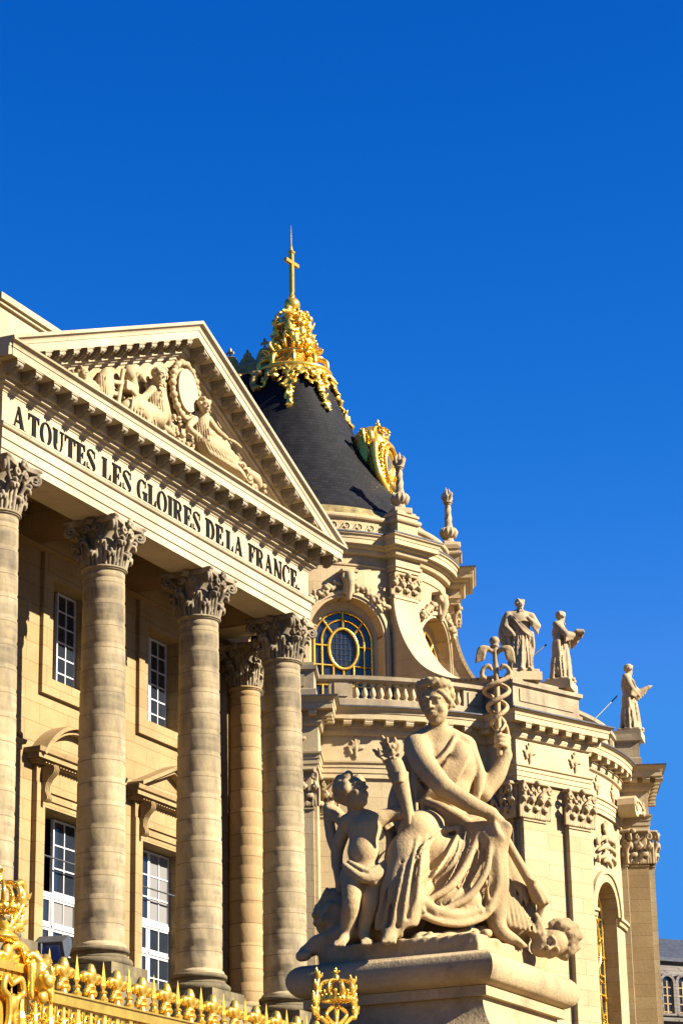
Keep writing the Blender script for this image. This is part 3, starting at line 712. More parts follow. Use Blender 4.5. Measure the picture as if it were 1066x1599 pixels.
# wings / eagle and reclining figure far left
C([(166, 585, -.62), (160, 604, -.66), (165, 624, -.66)], [.16, .22, .12], .04); C([(172, 590, -.7), (172, 612, -.72), (168, 626, -.7)], [.08, .10, .05], .03)
for q in range(5): C([(157 + 4 * q, 584 + 2 * q, -.82), (160 + 3 * q, 620, -.82)], .022, .015)
E_((128, 583, -.66), (.15, .13, .16), .02); C([(126, 592, -.6), (140, 606, -.62), (156, 616, -.6)], [.16, .2, .12], .05); C([(118, 588, -.6), (110, 592, -.6)], [.1, .1], .03)
for q in range(4): C([(124 + 8 * q, 594 + 3 * q, -.78), (134 + 7 * q, 612 + 2 * q, -.74)], .028, .02)
# young woman right of the medallion, reclining legs
head(s, tuple(tp(319, 634, -.93)), (-.45, -1, -.05), .20, seed=3, hair=40, hairr=.2); C([(318, 642, -.86), (317, 650, -.8)], [.08, .1], .03)
C([(315, 654, -.76), (314, 668, -.74), (318, 690, -.72)], [.19, .19, .24], .06)
C([(304, 655, -.82), (295, 668, -.88), (312, 682, -.96)], [.095, .085, .06], .03); C([(326, 655, -.82), (338, 671, -.86), (354, 684, -.80)], [.095, .08, .05], .03)
C([(318, 690, -.74), (345, 705, -.86), (366, 720, -.74)], [.24, .22, .12], .06); C([(322, 698, -.74), (352, 722, -.80), (378, 742, -.70)], [.23, .19, .09], .06)
for q in range(9): C([(318 + 5 * q, 686 + 3.4 * q, -1.0), (327 + 6 * q, 704 + 4 * q, -1.0), (338 + 6.4 * q, 722 + 4 * q, -.84)], [.016, .032, .018], .014)
for q in range(8): C([(320 + 5 * q, 690 + 3.4 * q, -1.02), (330 + 6 * q, 707 + 4 * q, -1.02), (340 + 6.4 * q, 723 + 4 * q, -.88)], [.010, .024, .018], .010, cut=True)
for q in range(6): C([(306 + 3.6 * q, 656, -.98), (308 + 3.6 * q, 672, -.99), (308 + 4 * q, 690, -.98)], [.010, .020, .012], .010)
E_((330, 677, -.94), (.26, .07, .10), .02); C([(352, 684, -.8), (366, 690, -.74), (378, 700, -.66)], [.03, .04, .02], .01)
# garland, palms and foliage under the medallion and in the corner
gr = np.random.default_rng(3)
for (cx, cy, n, sp) in ((268, 668, 16, 10), (288, 690, 20, 11), (302, 706, 16, 9), (258, 672, 10, 7), (384, 752, 12, 9), (396, 762, 8, 6)):
    for q in range(n):
        p = tp(cx + gr.normal() * sp * .55, cy + gr.normal() * sp * .6, -.60 - gr.random() * .22)
        s.ell(tuple(p), (.045 + gr.random() * .06, .06, .04 + gr.random() * .05), .006)
for (x0_, y0_, x1_, y1_, n, amp) in ((106, 586, 160, 622, 46, 8), (160, 600, 240, 668, 40, 8), (250, 660, 330, 708, 50, 8), (330, 690, 418, 772, 70, 7), (210, 586, 240, 600, 14, 5)):
    for q in range(n):
        t = gr.random(); p = tp(x0_ + (x1_ - x0_) * t + gr.normal() * amp * .5, y0_ + (y1_ - y0_) * t + gr.normal() * amp * .6, -.50 - gr.random() * .14)
        s.ell(tuple(p), (.03 + .10 * gr.random(), .05, .03 + .06 * gr.random()), .008, rot=basis(gr.normal(size=3)))
head(s, tuple(tp(129, 583, -.74)), (-.3, -1, .1), .15, seed=9, hair=24, hairr=.22); C([(404, 757, -.55), (398, 748, -.6), (388, 738, -.6)], [.10, .16, .10], .03); C([(120, 604, -.6), (142, 612, -.7), (160, 626, -.6)], [.08, .13, .08], .03)
for q in range(5): C([(344 + 9 * q, 700 + 8 * q, -.62), (352 + 9 * q, 696 + 9 * q, -.66), (358 + 9 * q, 702 + 9 * q, -.55)], [.03, .04, .015], .008)
s.rbox((2.4, -.43, 22.5), (5.6, .02, .05), .01, .01)
put('pediment_relief', s.mesh('pediment_relief'), M['relief'], PAV)
mb = MB(); V = [(mc.x + .475 * math.cos(2 * math.pi * i / 40), -.735 - .012, mc.z + .545 * math.sin(2 * math.pi * i / 40)) for i in range(40)]
mb.prism([(v[0], v[2]) for v in V], -.75, -.70); mb.build('medallion', M['frieze'], PAV)

# -- inscription
def glyph(ch):
    """polygons of a bold didone capital in a 1-high box; returns (polys, width)"""
    S, T, B = .27, .085, .075
    box = lambda x0, x1, y0, y1: [(x0, y0), (x1, y0), (x1, y1), (x0, y1)]
    def arc(cx, cy, rx, ry, irx, iry, a0, a1, n=18, dx=0):
        o = [(cx + rx * math.cos(rad(a0 + (a1 - a0) * i / n)), cy + ry * math.sin(rad(a0 + (a1 - a0) * i / n))) for i in range(n + 1)]
        q = [(cx + dx + irx * math.cos(rad(a0 + (a1 - a0) * i / n)), cy + iry * math.sin(rad(a0 + (a1 - a0) * i / n))) for i in range(n + 1)]
        return [[o[i], o[i + 1], q[i + 1], q[i]] for i in range(n)]
    ser = lambda x0, x1, y: box(x0, x1, 0, B) if y == 0 else box(x0, x1, 1 - B, 1)
    if ch == 'A': return [[(.10, 0), (.17, 0), (.44, .92), (.40, 1)], [(.36, 1), (.50, 1), (.84, 0), (.60, 0)], box(.22, .62, .30, .30 + T), ser(0, .28, 0), ser(.50, .93, 0)], .93
    if ch == 'T': return [box(.30, .30 + S, 0, 1), box(0, .81, 1 - T, 1), [(0, 1 - T), (0, .70), (.05, .70), (.13, 1 - T)], [(.81, 1 - T), (.81, .70), (.76, .70), (.68, 1 - T)], ser(.18, .63, 0)], .81
    if ch == 'O': return arc(.44, .5, .44, .52, .23, .46, 0, 360, 28), .88
    if ch == 'U': return [box(.08, .08 + S, .36, 1), box(.66, .66 + T * 1.2, .36, 1), ser(0, .38, 1), ser(.55, .86, 1)] + arc(.4035, .36, .3235, .38, .185, .30, 180, 360, 14, dx=.05), .86
    if ch == 'E': return [box(.09, .09 + S, 0, 1), box(0, .70, 1 - T, 1), box(0, .74, 0, T), [(.70, 1 - T), (.70, .72), (.65, .72), (.56, 1 - T)], [(.74, T), (.74, .30), (.69, .30), (.58, T)], box(.30, .52, .5 - T / 2, .5 + T / 2), box(.50, .545, .36, .64)], .76
    if ch == 'L': return [box(.09, .09 + S, 0, 1), ser(0, .40, 1), box(0, .72, 0, T), [(.72, T), (.72, .36), (.67, .36), (.55, T)]], .74
    if ch == 'F': return [box(.09, .09 + S, 0, 1), box(0, .70, 1 - T, 1), ser(0, .42, 0), [(.70, 1 - T), (.70, .70), (.65, .70), (.56, 1 - T)], box(.30, .52, .5 - T / 2, .5 + T / 2), box(.50, .545, .35, .65)], .72
    if ch == 'I': return [box(.09, .09 + S, 0, 1), ser(0, .39, 0), ser(0, .39, 1)], .39
    if ch == 'D': return [box(.09, .09 + S, 0, 1), box(0, .42, 1 - T, 1), box(0, .42, 0, T)] + arc(.40, .5, .44, .5, .23, .5 - T, -90, 90), .86
    if ch == 'R': return [box(.09, .09 + S, 0, 1), box(0, .46, 1 - T, 1), ser(0, .40, 0), box(.30, .48, .48, .48 + T)] + arc(.44, .74, .34, .26, .15, .21, -90, 90, 14) + [[(.44, .50), (.60, .50), (.74, .10), (.55, .10)], [(.55, .10), (.74, .10), (.80, .04), (.90, .06), (.90, 0), (.62, 0)]], .90
    if ch == 'N': return [box(.10, .10 + T * 1.2, 0, 1), box(.74, .74 + T * 1.2, 0, 1), [(.04, 1), (.28, 1), (.80, 0), (.60, 0)], ser(0, .28, 0), ser(.62, .92, 1)], .92
    if ch in 'CG':
        q = arc(.44, .5, .44, .52, .23, .46, 50, 310, 22) + [box(.70, .745, .66, 1.0) if ch == 'C' else box(.70, .745, .68, 1.0)]
        if ch == 'C': q += [[(.62, .10), (.72, .12), (.80, .32), (.76, .32)]]
        else: q += [box(.60, .60 + S, .05, .42), box(.50, .90, .40, .40 + B)]
        return q, .86 if ch == 'G' else .82
    if ch == 'S':
        q = arc(.36, .74, .33, .28, .20, .22, 35, 200, 14) + [[(.04, .70), (.20, .80), (.66, .38), (.70, .20), (.52, .22)]] + arc(.36, .27, .34, .29, .20, .22, -150, 15, 14) + [box(.62, .66, .66, .98), box(.04, .08, .02, .34)]
        return q, .72
    if ch == '.': return [[(.10 + .10 * math.cos(rad(30 * i)), .10 + .10 * math.sin(rad(30 * i))) for i in range(12)]], .22
words = [('A', 18, 39), ('TOUTES', 43, 148), ('LES', 158, 204), ('GLOIRES', 213, 312), ('DE', 320, 348), ('LA', 352, 379), ('FRANCE.', 387, 467)]
ZT, HT = 21.015, 0.52; cnt = 0
INS = put('inscription', MB().box(-4.9, 9.2, -.449, -.440, 20.99, 21.0).mesh('inscription'), M['letter'], PAV)
for (wd, p0, p1) in words:
    def sx(px):     # x on the frieze along the text line
        return at(px, 677 + (px - 39) * .579, (0, 1, 0), (0, -.45, 0)).x
    x0, x1 = sx(p0), sx(p1); ws = [glyph(c)[1] for c in wd]; gap = .085; tot = sum(ws) + gap * (len(wd) - 1); k = (x1 - x0) / tot; x = x0
    for c, w_ in zip(wd, ws):
        mb = MB()
        for poly in glyph(c)[0]:
            cnt += 1; mb.prism([(x + u * k, ZT + v * HT) for u, v in poly], -.45 - .026 - .00004 * (cnt % 97), -.449 + .00003 * (cnt % 89))
        mb.build('letter', M['letter'], INS)
        x += (w_ + gap) * k
# ================================================================ royal chapel: round east end
CH = Vector((42.39, 16.20, 0.0))
CHP = thing('chapel', 'golden stone chapel with a rounded end, blue black slate roof and gilded ridge ornaments', 'building', (CH.x, CH.y, 6.0))
def pol(phi, r, z, t=0.0):
    a = rad(phi); return (math.sin(a) * r + math.cos(a) * t, -math.cos(a) * r + math.sin(a) * t, z)
class CB(MB):
    """mesh whose origin is the centre of the rounded end"""
    def build(s, name, mat, parent=None, smooth=False, auto=None):
        return put(name, s.mesh(name, smooth, auto), mat, parent or CHP, loc=CH)
def RT(phi): return Matrix.Rotation(rad(phi), 4, 'Z')
BAYS = (-90, -45, 0, 45); PIERS = (-67.5, -22.5, 22.5, 67.5)
R1, R2 = 6.35, 13.0
def arched_wall(mb, R, phi0, phi1, z0, z1, phic=None, hw=0, zs=0, zp=0, depth=0.6, n=18):
    def strip(ua, ub, za0, zb0, za1, zb1):
        k = max(1, int((ub - ua) / (R * rad(2.5))) )
        V = []
        for i in range(k + 1):
            t = i / k; u = ua + (ub - ua) * t
            V += [pol(math.degrees(u / R), R, za0 + (zb0 - za0) * t), pol(math.degrees(u / R), R, za1 + (zb1 - za1) * t)]
        mb.add(V, [(2 * i, 2 * i + 2, 2 * i + 3, 2 * i + 1) for i in range(k)])
    U0, U1 = rad(phi0) * R, rad(phi1) * R
    if phic is None: strip(U0, U1, z0, z0, z1, z1); return
    uc = rad(phic) * R; strip(U0, uc - hw, z0, z0, z1, z1); strip(uc + hw, U1, z0, z0, z1, z1)
    A = [(uc - hw * math.cos(math.pi * i / n), zp + hw * math.sin(math.pi * i / n)) for i in range(n + 1)]
    for i in range(n): strip(A[i][0], A[i + 1][0], A[i][1], A[i + 1][1], z1, z1)
    if zs > z0: strip(uc - hw, uc + hw, z0, z0, zs, zs)
    path = [(uc - hw, zs)] + A + [(uc + hw, zs)]
    V = []
    for (u, z) in path:
        p = math.degrees(u / R); ph = math.degrees((uc + (u - uc) * 0.93) / R) 
        V += [pol(p, R, z), pol(p, R - depth, z)]
    mb.add(V, [(2 * i, 2 * i + 1, 2 * i + 3, 2 * i + 2) for i in range(len(path) - 1)])
def arch_band(mb, R, phic, hw0, hw1, d0, d1, zs, zp, n=20):
    """moulded band round an arched opening, standing off a curved wall"""
    uc = rad(phic) * R
    def pth(hw): return [(uc - hw, zs)] + [(uc - hw * math.cos(math.pi * i / n), zp + hw * math.sin(math.pi * i / n)) for i in range(n + 1)] + [(uc + hw, zs)]
    a, b = pth(hw0), pth(hw1); V = []
    for (p, q) in zip(a, b):
        V += [pol(math.degrees(p[0] / R), R + d0, p[1]), pol(math.degrees(p[0] / R), R + d1, p[1]), pol(math.degrees(q[0] / R), R + d1, q[1]), pol(math.degrees(q[0] / R), R + d0, q[1])]
    m_ = len(a); F = []
    for i in range(m_ - 1):
        for k in range(4): F.append((4 * i + k, 4 * i + 4 + k, 4 * i + 4 + (k + 1) % 4, 4 * i + (k + 1) % 4))
    F += [(0, 1, 2, 3), tuple(4 * (m_ - 1) + k for k in (3, 2, 1, 0))]; mb.add(V, F)
# ---------------- lower storey wall
mb = CB(); ZS = 11.5; ZSP = 17.85
for b in (-90, -45, 0, 45):
    arched_wall(mb, R2, b - 22.5, b + 22.5, 4.0, 21.6, b, 1.15, ZS, ZSP, 0.85)
arched_wall(mb, R2, 67.5, 90, 4.0, 21.6)
for sg in (-1, 1): mb.add([(sg * R2, 5.0 if sg > 0 else 5.1, 4), (sg * R2, 34, 4), (sg * R2, 34, 21.6), (sg * R2, 5.1, 21.6)], [(0, 1, 2, 3)]); mb.add([(sg * R2, 0, 4), (sg * R2, 5.1, 4), (sg * R2, 5.1, 21.6), (sg * R2, 0, 21.6)], [(0, 1, 2, 3)])
mb.build('lower_wall', M['chapel'], CHP, auto=25)
mb = CB()
for p in PIERS:
    q = CB(RT(p)); q.box(-2.05, 1.65, -14.28 if p < 0 else -13.88, -12.6, 4.0, 21.58)
    mb.add(q.V, q.F)
for b in (-45, 0):     # impost band and archivolt of the lower windows
    arch_band(mb, R2, b, 1.152, 1.46, -.01, .09, ZSP, ZSP); arch_band(mb, R2, b, 1.462, 1.60, -.01, .15, ZSP, ZSP)
    for a0, a1 in ((b - 13.2, b - 5.2), (b + 5.2, b + 13.2)): mb.sweep([(-.02, 17.55), (.10, 17.55), (.12, 17.68), (.20, 17.72), (.20, 17.83), (-.02, 17.83)], [pol(a0 + (a1 - a0) * i / 6, R2, 0)[:2] for i in range(7)])
mb.build('pier', M['chapel'], CHP, auto=25)
# ---------------- pilasters with capitals
def pil_cap(w=1.15, hgt=1.35, d=0.22, h=0.035):
    s = Sdf((-w * .80, -d - .34, -.02), (w * .80, .06, hgt + .04), h); W = w / 2
    s.rbox((0, -d / 2 + .02, hgt * .45), (W - .03, d / 2, hgt * .46), .01, .01)
    for row, (z1, pr) in enumerate(((.42, .15), (.78, .20))):
        xs_ = (-.40, 0, .40) if row == 0 else (-.22, .22, -.60, .60)
        for x in xs_:
            x *= w * .95
            for t in (-1, 0, 1):
                zt = z1 * hgt / 1.35 * (1 - .12 * abs(t)); tt = x + t * w * .10
                s.chain([(tt, -d - .03, .02), (tt, -d - .05, zt * .7), (x + t * w * .08, -d - pr + .03, zt), (x + t * w * .05, -d - pr - .03, zt - .05), (x, -d - pr - .02, zt - .15)], [.055, .06, .065, .055, .03], .015)
    for sg in (-1, 1):
        s.chain([(sg * w * .16, -d - .08, hgt * .56), (sg * w * .36, -d - .14, hgt * .74), (sg * w * .54, -d - .2, hgt * .86)], .05, .015)
        sp = [(sg * (w * .54 + .13 * (1 - q / 12) * math.cos(rad(90 - 45 * q)) ), -d - .2, hgt * .76 + .15 * (1 - q / 12) * math.sin(rad(90 - 45 * q))) for q in range(9)]
        s.chain(sp, .05, .01)
        sp = [(sg * (w * .15 - .09 * (1 - q / 11) * math.cos(rad(90 - 45 * q))), -d - .13, hgt * .77 + .11 * (1 - q / 11) * math.sin(rad(90 - 45 * q))) for q in range(8)]
        s.chain(sp, .042, .01)
    s.rbox((0, -d / 2 - .08, hgt - .07), (W + .10, d / 2 + .11, .05), .01, .005)
    s.ell((0, -d - .24, hgt - .08), .11, .01)
    for (x, z) in ((-.2, .52), (.2, .52), (0, .24), (-.38, .22), (.38, .22)): s.ell((x * w, -d - .10, z * hgt / 1.35), (.055, .12, .085), .01, cut=True)
    return s.mesh('capital')
PCM = pil_cap(); PCS = pil_cap(1.15, 0.95, 0.16)
def pilaster(phi, t, rwall, w, z0, z1, capmesh, caph, mat, ls=None):
    q = CB(RT(phi)); q.box(t - w / 2, t + w / 2, -rwall - .22, -rwall + .05, z0, z1 - caph); q.box(t - w / 2 - .04, t + w / 2 + .04, -rwall - .27, -rwall + .04, z1 - caph - .11, z1 - caph - .06)
    q.box(t - w / 2 - .1, t + w / 2 + .1, -rwall - .32, -rwall + .04, z0 - .5, z0 - .001)
    o = q.build('pilaster', mat, CHP)
    a = rad(phi); put('capital', capmesh, M['relief'], o, loc=CH + Vector(pol(phi, rwall, z1 - caph, t)), rz=a, scale=(w / 1.15, 1, 1))
for p in PIERS[:3]:
    pilaster(p, -1.42, 14.28 if p < 0 else 13.88, 1.15, 9.0, 21.56, PCM, 1.35, M['chapel'])
    pilaster(p, 0.95, 14.28 if p < 0 else 13.88, 1.15, 9.0, 21.56, PCM, 1.35, M['chapel'])
# pilasters on the side faces of the piers
def side_pilaster(p, sg):
    ph = p + (90 if sg > 0 else -90); a = rad(p)
    off = 1.65 if sg > 0 else 2.05; RS_ = 13.62 if p < 0 else 13.32
    o_ = CH + Vector((math.cos(a) * sg * off + math.sin(a) * RS_, math.sin(a) * sg * off - math.cos(a) * RS_, 0))
    q = MB(Matrix.Translation((o_.x, o_.y, 0)) @ Matrix.Rotation(rad(ph), 4, 'Z')); w = 1.1
    q.box(-w / 2, w / 2, -.16, .02, 9, 20.2); q.box(-w / 2 - .04, w / 2 + .04, -.20, .02, 20.10, 20.15)
    o = q.build('pilaster', M['ashlar'], CHP); put('capital', PCM, M['relief'], o, loc=(o_.x, o_.y, 20.21), rz=rad(ph), scale=(w / 1.15, .8, 1))
side_pilaster(22.5, -1); side_pilaster(-22.5, -1)
for ph in (-60.2, -29.9 - 1.2, -14.2, 14.4): pilaster(ph, 0, R2, 0.95, 9.0, 21.56, PCM, 1.35, M['chapel'])
# ---------------- lower entablature breaking out over the piers
def plan(R, rp, t0, t1, a_end=95):
    P = [(-R, 34.0), (-R, 0.0)]; a = -90.0; stops = []
    for p in PIERS:
        e0 = p + math.degrees(math.asin(t0 / R)); e1 = p + math.degrees(math.asin(t1 / R))
        n = max(1, int((e0 - a) / 3)); P += [pol(a + (e0 - a) * i / n, R, 0)[:2] for i in range(1, n + 1)]
        rq = rp if (p < 0 or R < 9) else rp - .40; P += [pol(p, rq, 0, t0)[:2], pol(p, rq, 0, t1)[:2], pol(e1, R, 0)[:2]]; a = e1
    n = 6; P += [pol(a + (90 - a) * i / n, R, 0)[:2] for i in range(1, n + 1)] + [(R, 34.0)]
    return P
PL = plan(13.10, 14.40, -2.12, 1.72)
pr = [(-.8, 21.57), (0, 21.57), (0, 21.74), (.03, 21.745), (.03, 21.93), (.06, 21.935), (.06, 22.06), (.12, 22.10), (.13, 22.16), (-.8, 22.16)]
CB().sweep(pr, PL).build('architrave', M['chapeltrim'], CHP, auto=28)
CB().sweep([(-.8, 22.162), (0, 22.162), (0, 23.08), (-.8, 23.08)], PL).build('frieze', M['chapeltrim'], CHP, auto=28)
pr = [(-.8, 23.082), (.03, 23.082)] + arc_profile(.03, 23.10, .12, 23.20, 4, 1) + [(.14, 23.22), (.14, 23.36), (.20, 23.37), (.20, 23.60), (.56, 23.60), (.56, 23.80), (.59, 23.81)] + arc_profile(.59, 23.82, .70, 23.97, 4, -1) + [(.72, 24.0), (-.8, 24.0)]
CB().sweep(pr, PL).build('cornice', M['chapeltrim'], CHP, auto=28)
CB().sweep([(-.8, 24.002), (.75, 24.002), (.76, 24.05), (-.8, 24.10)], PL).build('lead_cover', M['leadgrey'], CHP, auto=28)
mm = MB(); mm.box(-.14, .14, -.30, 0, -.19, 0); mm.prism([(-.30, -.02), (-.335, -.10), (-.30, -.19), (-.22, -.21), (-.2, -.19)], -.139, .139, 'yz'); mm.box(-.16, .16, -.345, 0, -.028, -.001)
CMM = mm.mesh('modillion')
def cmod(phi, r, t=0.0, extra=0.0): put('modillion', CMM, M['chapeltrim'], CHP, loc=CH + Vector(pol(phi, r, 23.598, t)), rz=rad(phi + extra))
for a0, a1 in ((-56.0, -33.4), (-13.2, 11.0)):
    n = int((a1 - a0) / 3.1)
    for i in range(n + 1): cmod(a0 + (a1 - a0) * i / n, 13.30)
for p in PIERS[:3]:
    for i in range(6): cmod(p, 14.60 if p < 0 else 14.2, -1.95 + 3.5 * i / 5)
    for sg in (-1, 1):
        for i in range(3):
            t = -2.32 if sg < 0 else 1.92; put('modillion', CMM, M['chapeltrim'], CHP, loc=CH + Vector(pol(p, 13.45 + .5 * i, 23.598, t)), rz=rad(p + 90 * sg))
# trophies on the frieze
def trophy_mesh(seed, w=.42, h=.36, step=.03):
    g_ = np.random.default_rng(seed); s = Sdf((-w - .15, -.2, -h - .15), (w + .15, .08, h + .15), step)
    s.chain([(0, -.04, -h), (0, -.10, 0), (0, -.05, h)], [.05, .09, .06], .02)
    for sg in (-1, 1):
        for q in range(4):
            a = rad(20 + 45 * q); s.chain([(0, -.04, -.05), (sg * w * .5 * math.cos(a), -.09, h * .6 * math.sin(a) - .05), (sg * w * math.cos(a), -.05, h * math.sin(a) - .1 + g_.random() * .08)], [.05, .055, .035], .02)
    for q in range(8): s.ell((g_.normal() * w * .4, -.08, g_.normal() * h * .45), .05 + g_.random() * .03, .015)
    return s.mesh('trophy')
TRM = trophy_mesh(5)
for (ph, r, t) in ((-54.5, 13.1, 0), (-36.5, 13.1, 0), (-45, 13.1, 0), (-22.5, 14.4, -1.45), (-22.5, 14.4, 0.95), (-12, 13.1, 0), (-3, 13.1, 0), (5, 13.1, 0), (-67.5, 14.4, -1.4), (-67.5, 14.4, .95)):
    put('trophy', TRM, M['relief'], CHP, loc=CH + Vector(pol(ph, r, 22.62, t)), rz=rad(ph), scale=(.8, .6, 1.0))
# big carved trophy over the axial lower window and scroll bracket on the far pier
def swag_mesh(seed, w, h, n, step=.035):
    g_ = np.random.default_rng(seed); s = Sdf((-w - .2, -.4, -h - .25), (w + .2, .1, h + .25), step)
    for q in range(n): s.ell((g_.normal() * w * .45, -.08 - g_.random() * .10, g_.normal() * h * .5), (.08 + g_.random() * .1, .08, .08 + g_.random() * .1), .02)
    for sg in (-1, 1):
        for q in range(3): s.chain([(sg * .1, -.1, h * .3 - q * .3), (sg * w * .6, -.2, h * .2 - q * .35), (sg * w * .95, -.08, -h * .1 - q * .3)], [.08, .10, .05], .03)
    return s.mesh('trophy_group')
for ph in (-45, 0): put('trophy', swag_mesh(9, .95, .75, 26), M['relief'], CHP, loc=CH + Vector(pol(ph, R2, 20.45)), rz=rad(ph))
B0 = CH + Vector(pol(22.5, 13.45, 0, -2.0)); B1 = CH + Vector(pol(6.5, 13.55, 0)); bd = (B1 - B0).normalized()
BT = Matrix(((bd.x, -bd.y, 0, B0.x), (bd.y, bd.x, 0, B0.y), (0, 0, 1, 0), (0, 0, 0, 1)))
mb = MB(BT); LB = (B1 - B0).length
pr = [(0, 22.62), (LB * .9, 22.62), (LB, 22.50), (LB * 1.04, 22.25), (LB * 1.0, 22.0), (LB * .9, 21.85), (LB * .72, 21.84), (LB * .55, 22.0), (LB * .35, 22.10), (0, 22.12)]
mb.prism(pr, -.35, .35, 'xz'); ob = mb.build('scroll_bracket', M['chapeltrim'], CHP)
sgn = 1 if (BT.to_3x3() @ Vector((0, 1, 0))).dot(Vector((-.9, -.43, 0))) > 0 else -1
s = Sdf(None, None, .035)
s.chain([(LB * .84 + .27 * (1 - q / 13) * math.cos(rad(45 * q)), sgn * .37, 22.22 + .27 * (1 - q / 13) * math.sin(rad(45 * q))) for q in range(12)], .045, .01)
for q in range(12): s.ell((LB * .12 + RNG.normal() * .14, sgn * .36, 22.3 + RNG.normal() * .18), .09, .02)
s.chain([(LB * .55, sgn * .36, 22.5), (LB * .2, sgn * .36, 22.45)], .05, .02)
o = put('bracket_carving', s.mesh('bracket_carving'), M['relief'], ob); o.matrix_basis = BT
# ---------------- lower windows (gilt frame, dark panes)
def lower_window(b):
    R = R2 - .62; uc = rad(b) * R; zs, zp, hw = ZS, ZSP, 1.14
    g_ = CB(RT(b)); n = 24
    g_.prism([(-hw, zs), (hw, zs)] + [(hw * math.cos(math.pi * i / n), zp + hw * math.sin(math.pi * i / n)) for i in range(n + 1)], -R + .05, -R + .08)
    w = g_.build('window', M['glass'], CHP)
    f = CB(RT(b))
    def bar(p, q, r=.045): f.tube([(p[0], -R + .02, p[1]), (q[0], -R + .02, q[1])], r, 6)
    f.tube([(-hw + .05, -R + .02, zs)] + [((hw - .05) * -math.cos(math.pi * i / n), -R + .02, zp + (hw - .05) * math.sin(math.pi * i / n)) for i in range(n + 1)] + [(hw - .05, -R + .02, zs)], .07, 6)
    for x in (-.55, 0, .55): bar((x, zs), (x, zp + math.sqrt(max(0, hw * hw - x * x)) - .08))
    for z in np.arange(zs + .5, zp + .9, .72): bar((-math.sqrt(max(0.01, hw * hw - max(0, z - zp) ** 2)), z), (math.sqrt(max(.01, hw * hw - max(0, z - zp) ** 2)), z))
    for (zc, rx, rz_) in ((16.7, .62, .95), (13.6, .62, .95)): f.tube([(rx * math.cos(2 * math.pi * i / 28), -R - .02, zc + rz_ * math.sin(2 * math.pi * i / 28)) for i in range(29)], .07, 6)
    for q in range(40):
        z = zs + (zp - zs) * RNG.random(); x = RNG.choice([-hw + .05, -.55, .55, hw - .05, 0]); f.tube([(x, -R - .02, z - .09), (x + RNG.normal() * .06, -R - .07, z), (x, -R - .02, z + .09)], [.02, .06, .02], 5)
    f.build('window_grille', M['gold'], w, auto=60)
lower_window(0); lower_window(-45)
mb = CB(); mb.lathe([(R2 - 1.6, 4), (R2 - 1.6, 23)], 48, a0=rad(-180), a1=0, cap=False); mb.build('interior', M['dark'], CHP)
# ---------------- terrace and balustrade
mb = CB(); mb.lathe([(0.0, 23.95), (13.3, 23.95)], 64, a0=math.pi, a1=2 * math.pi, cap=False); mb.add([(-13.3, 0, 23.95), (13.3, 0, 23.95), (13.3, 34, 23.95), (-13.3, 34, 23.95)], [(0, 1, 2, 3)]); mb.build('terrace', M['balus'], CHP)
PB = plan(12.95, 14.20, -1.95, 1.6)
CB().sweep([(-.42, 24.1), (.06, 24.1), (.06, 24.50), (.0, 24.53), (-.42, 24.53)], PB).build('balustrade_plinth', M['balus'], CHP, auto=28)
CB().sweep([(-.42, 25.16), (.0, 25.16), (.09, 25.22), (.10, 25.36), (-.42, 25.36)], PB).build('balustrade_rail', M['balus'], CHP, auto=28)
mb = CB()
def solid(a0, a1):
    n = max(2, int((a1 - a0) / 2)); mb.sweep([(-.34, 24.532), (0, 24.532), (0, 25.158), (-.34, 25.158)], [pol(a0 + (a1 - a0) * i / n, 12.93, 0)[:2] for i in range(n + 1)])
    m_ = (a0 + a1) / 2; w = (a1 - a0) / 2 - .8
    if w > 1: mb.sweep([(0.0, 24.60), (.04, 24.60), (.04, 25.09), (0.0, 25.09)], [pol(m_ - w + 2 * w * i / 4, 12.935, 0)[:2] for i in range(5)])
for (a0, a1) in [(b + o, b + o + 3.8) for b in (-45, 0) for o in (-13.4, 9.6)] + [(-90, -76)]:
    mb = CB(); solid(a0, a1); mb.build('balustrade_panel', M['balus'], CHP, auto=28)
for p in PIERS:
    q = CB(RT(p)); d_ = 0 if p < 0 else .40; q.box(-1.93, 1.58, -14.18 + d_, -12.5, 24.532, 25.158); q.box(-1.93, 1.58, -14.10 + d_, -12.6, 25.361, 25.52)
    q.box(-1.6, 1.25, -14.22 + d_, -14.175 + d_, 24.62, 25.08); q.build('balustrade_pier', M['balus'], CHP)
bm_ = MB(); bm_.lathe([(.10, 0), (.10, .05), (.055, .07), (.075, .11), (.115, .20), (.10, .30), (.06, .42), (.05, .50), (.075, .54), (.05, .56), (.10, .58), (.10, .632)], 12); BALM = bm_.mesh('baluster', auto=40)
for b in (-45, 0):
    for i in range(14): ph = b - 8.9 + 17.8 * i / 13; put('baluster', BALM, M['chapeltrim'], CHP, loc=CH + Vector(pol(ph, 12.78, 24.528)))
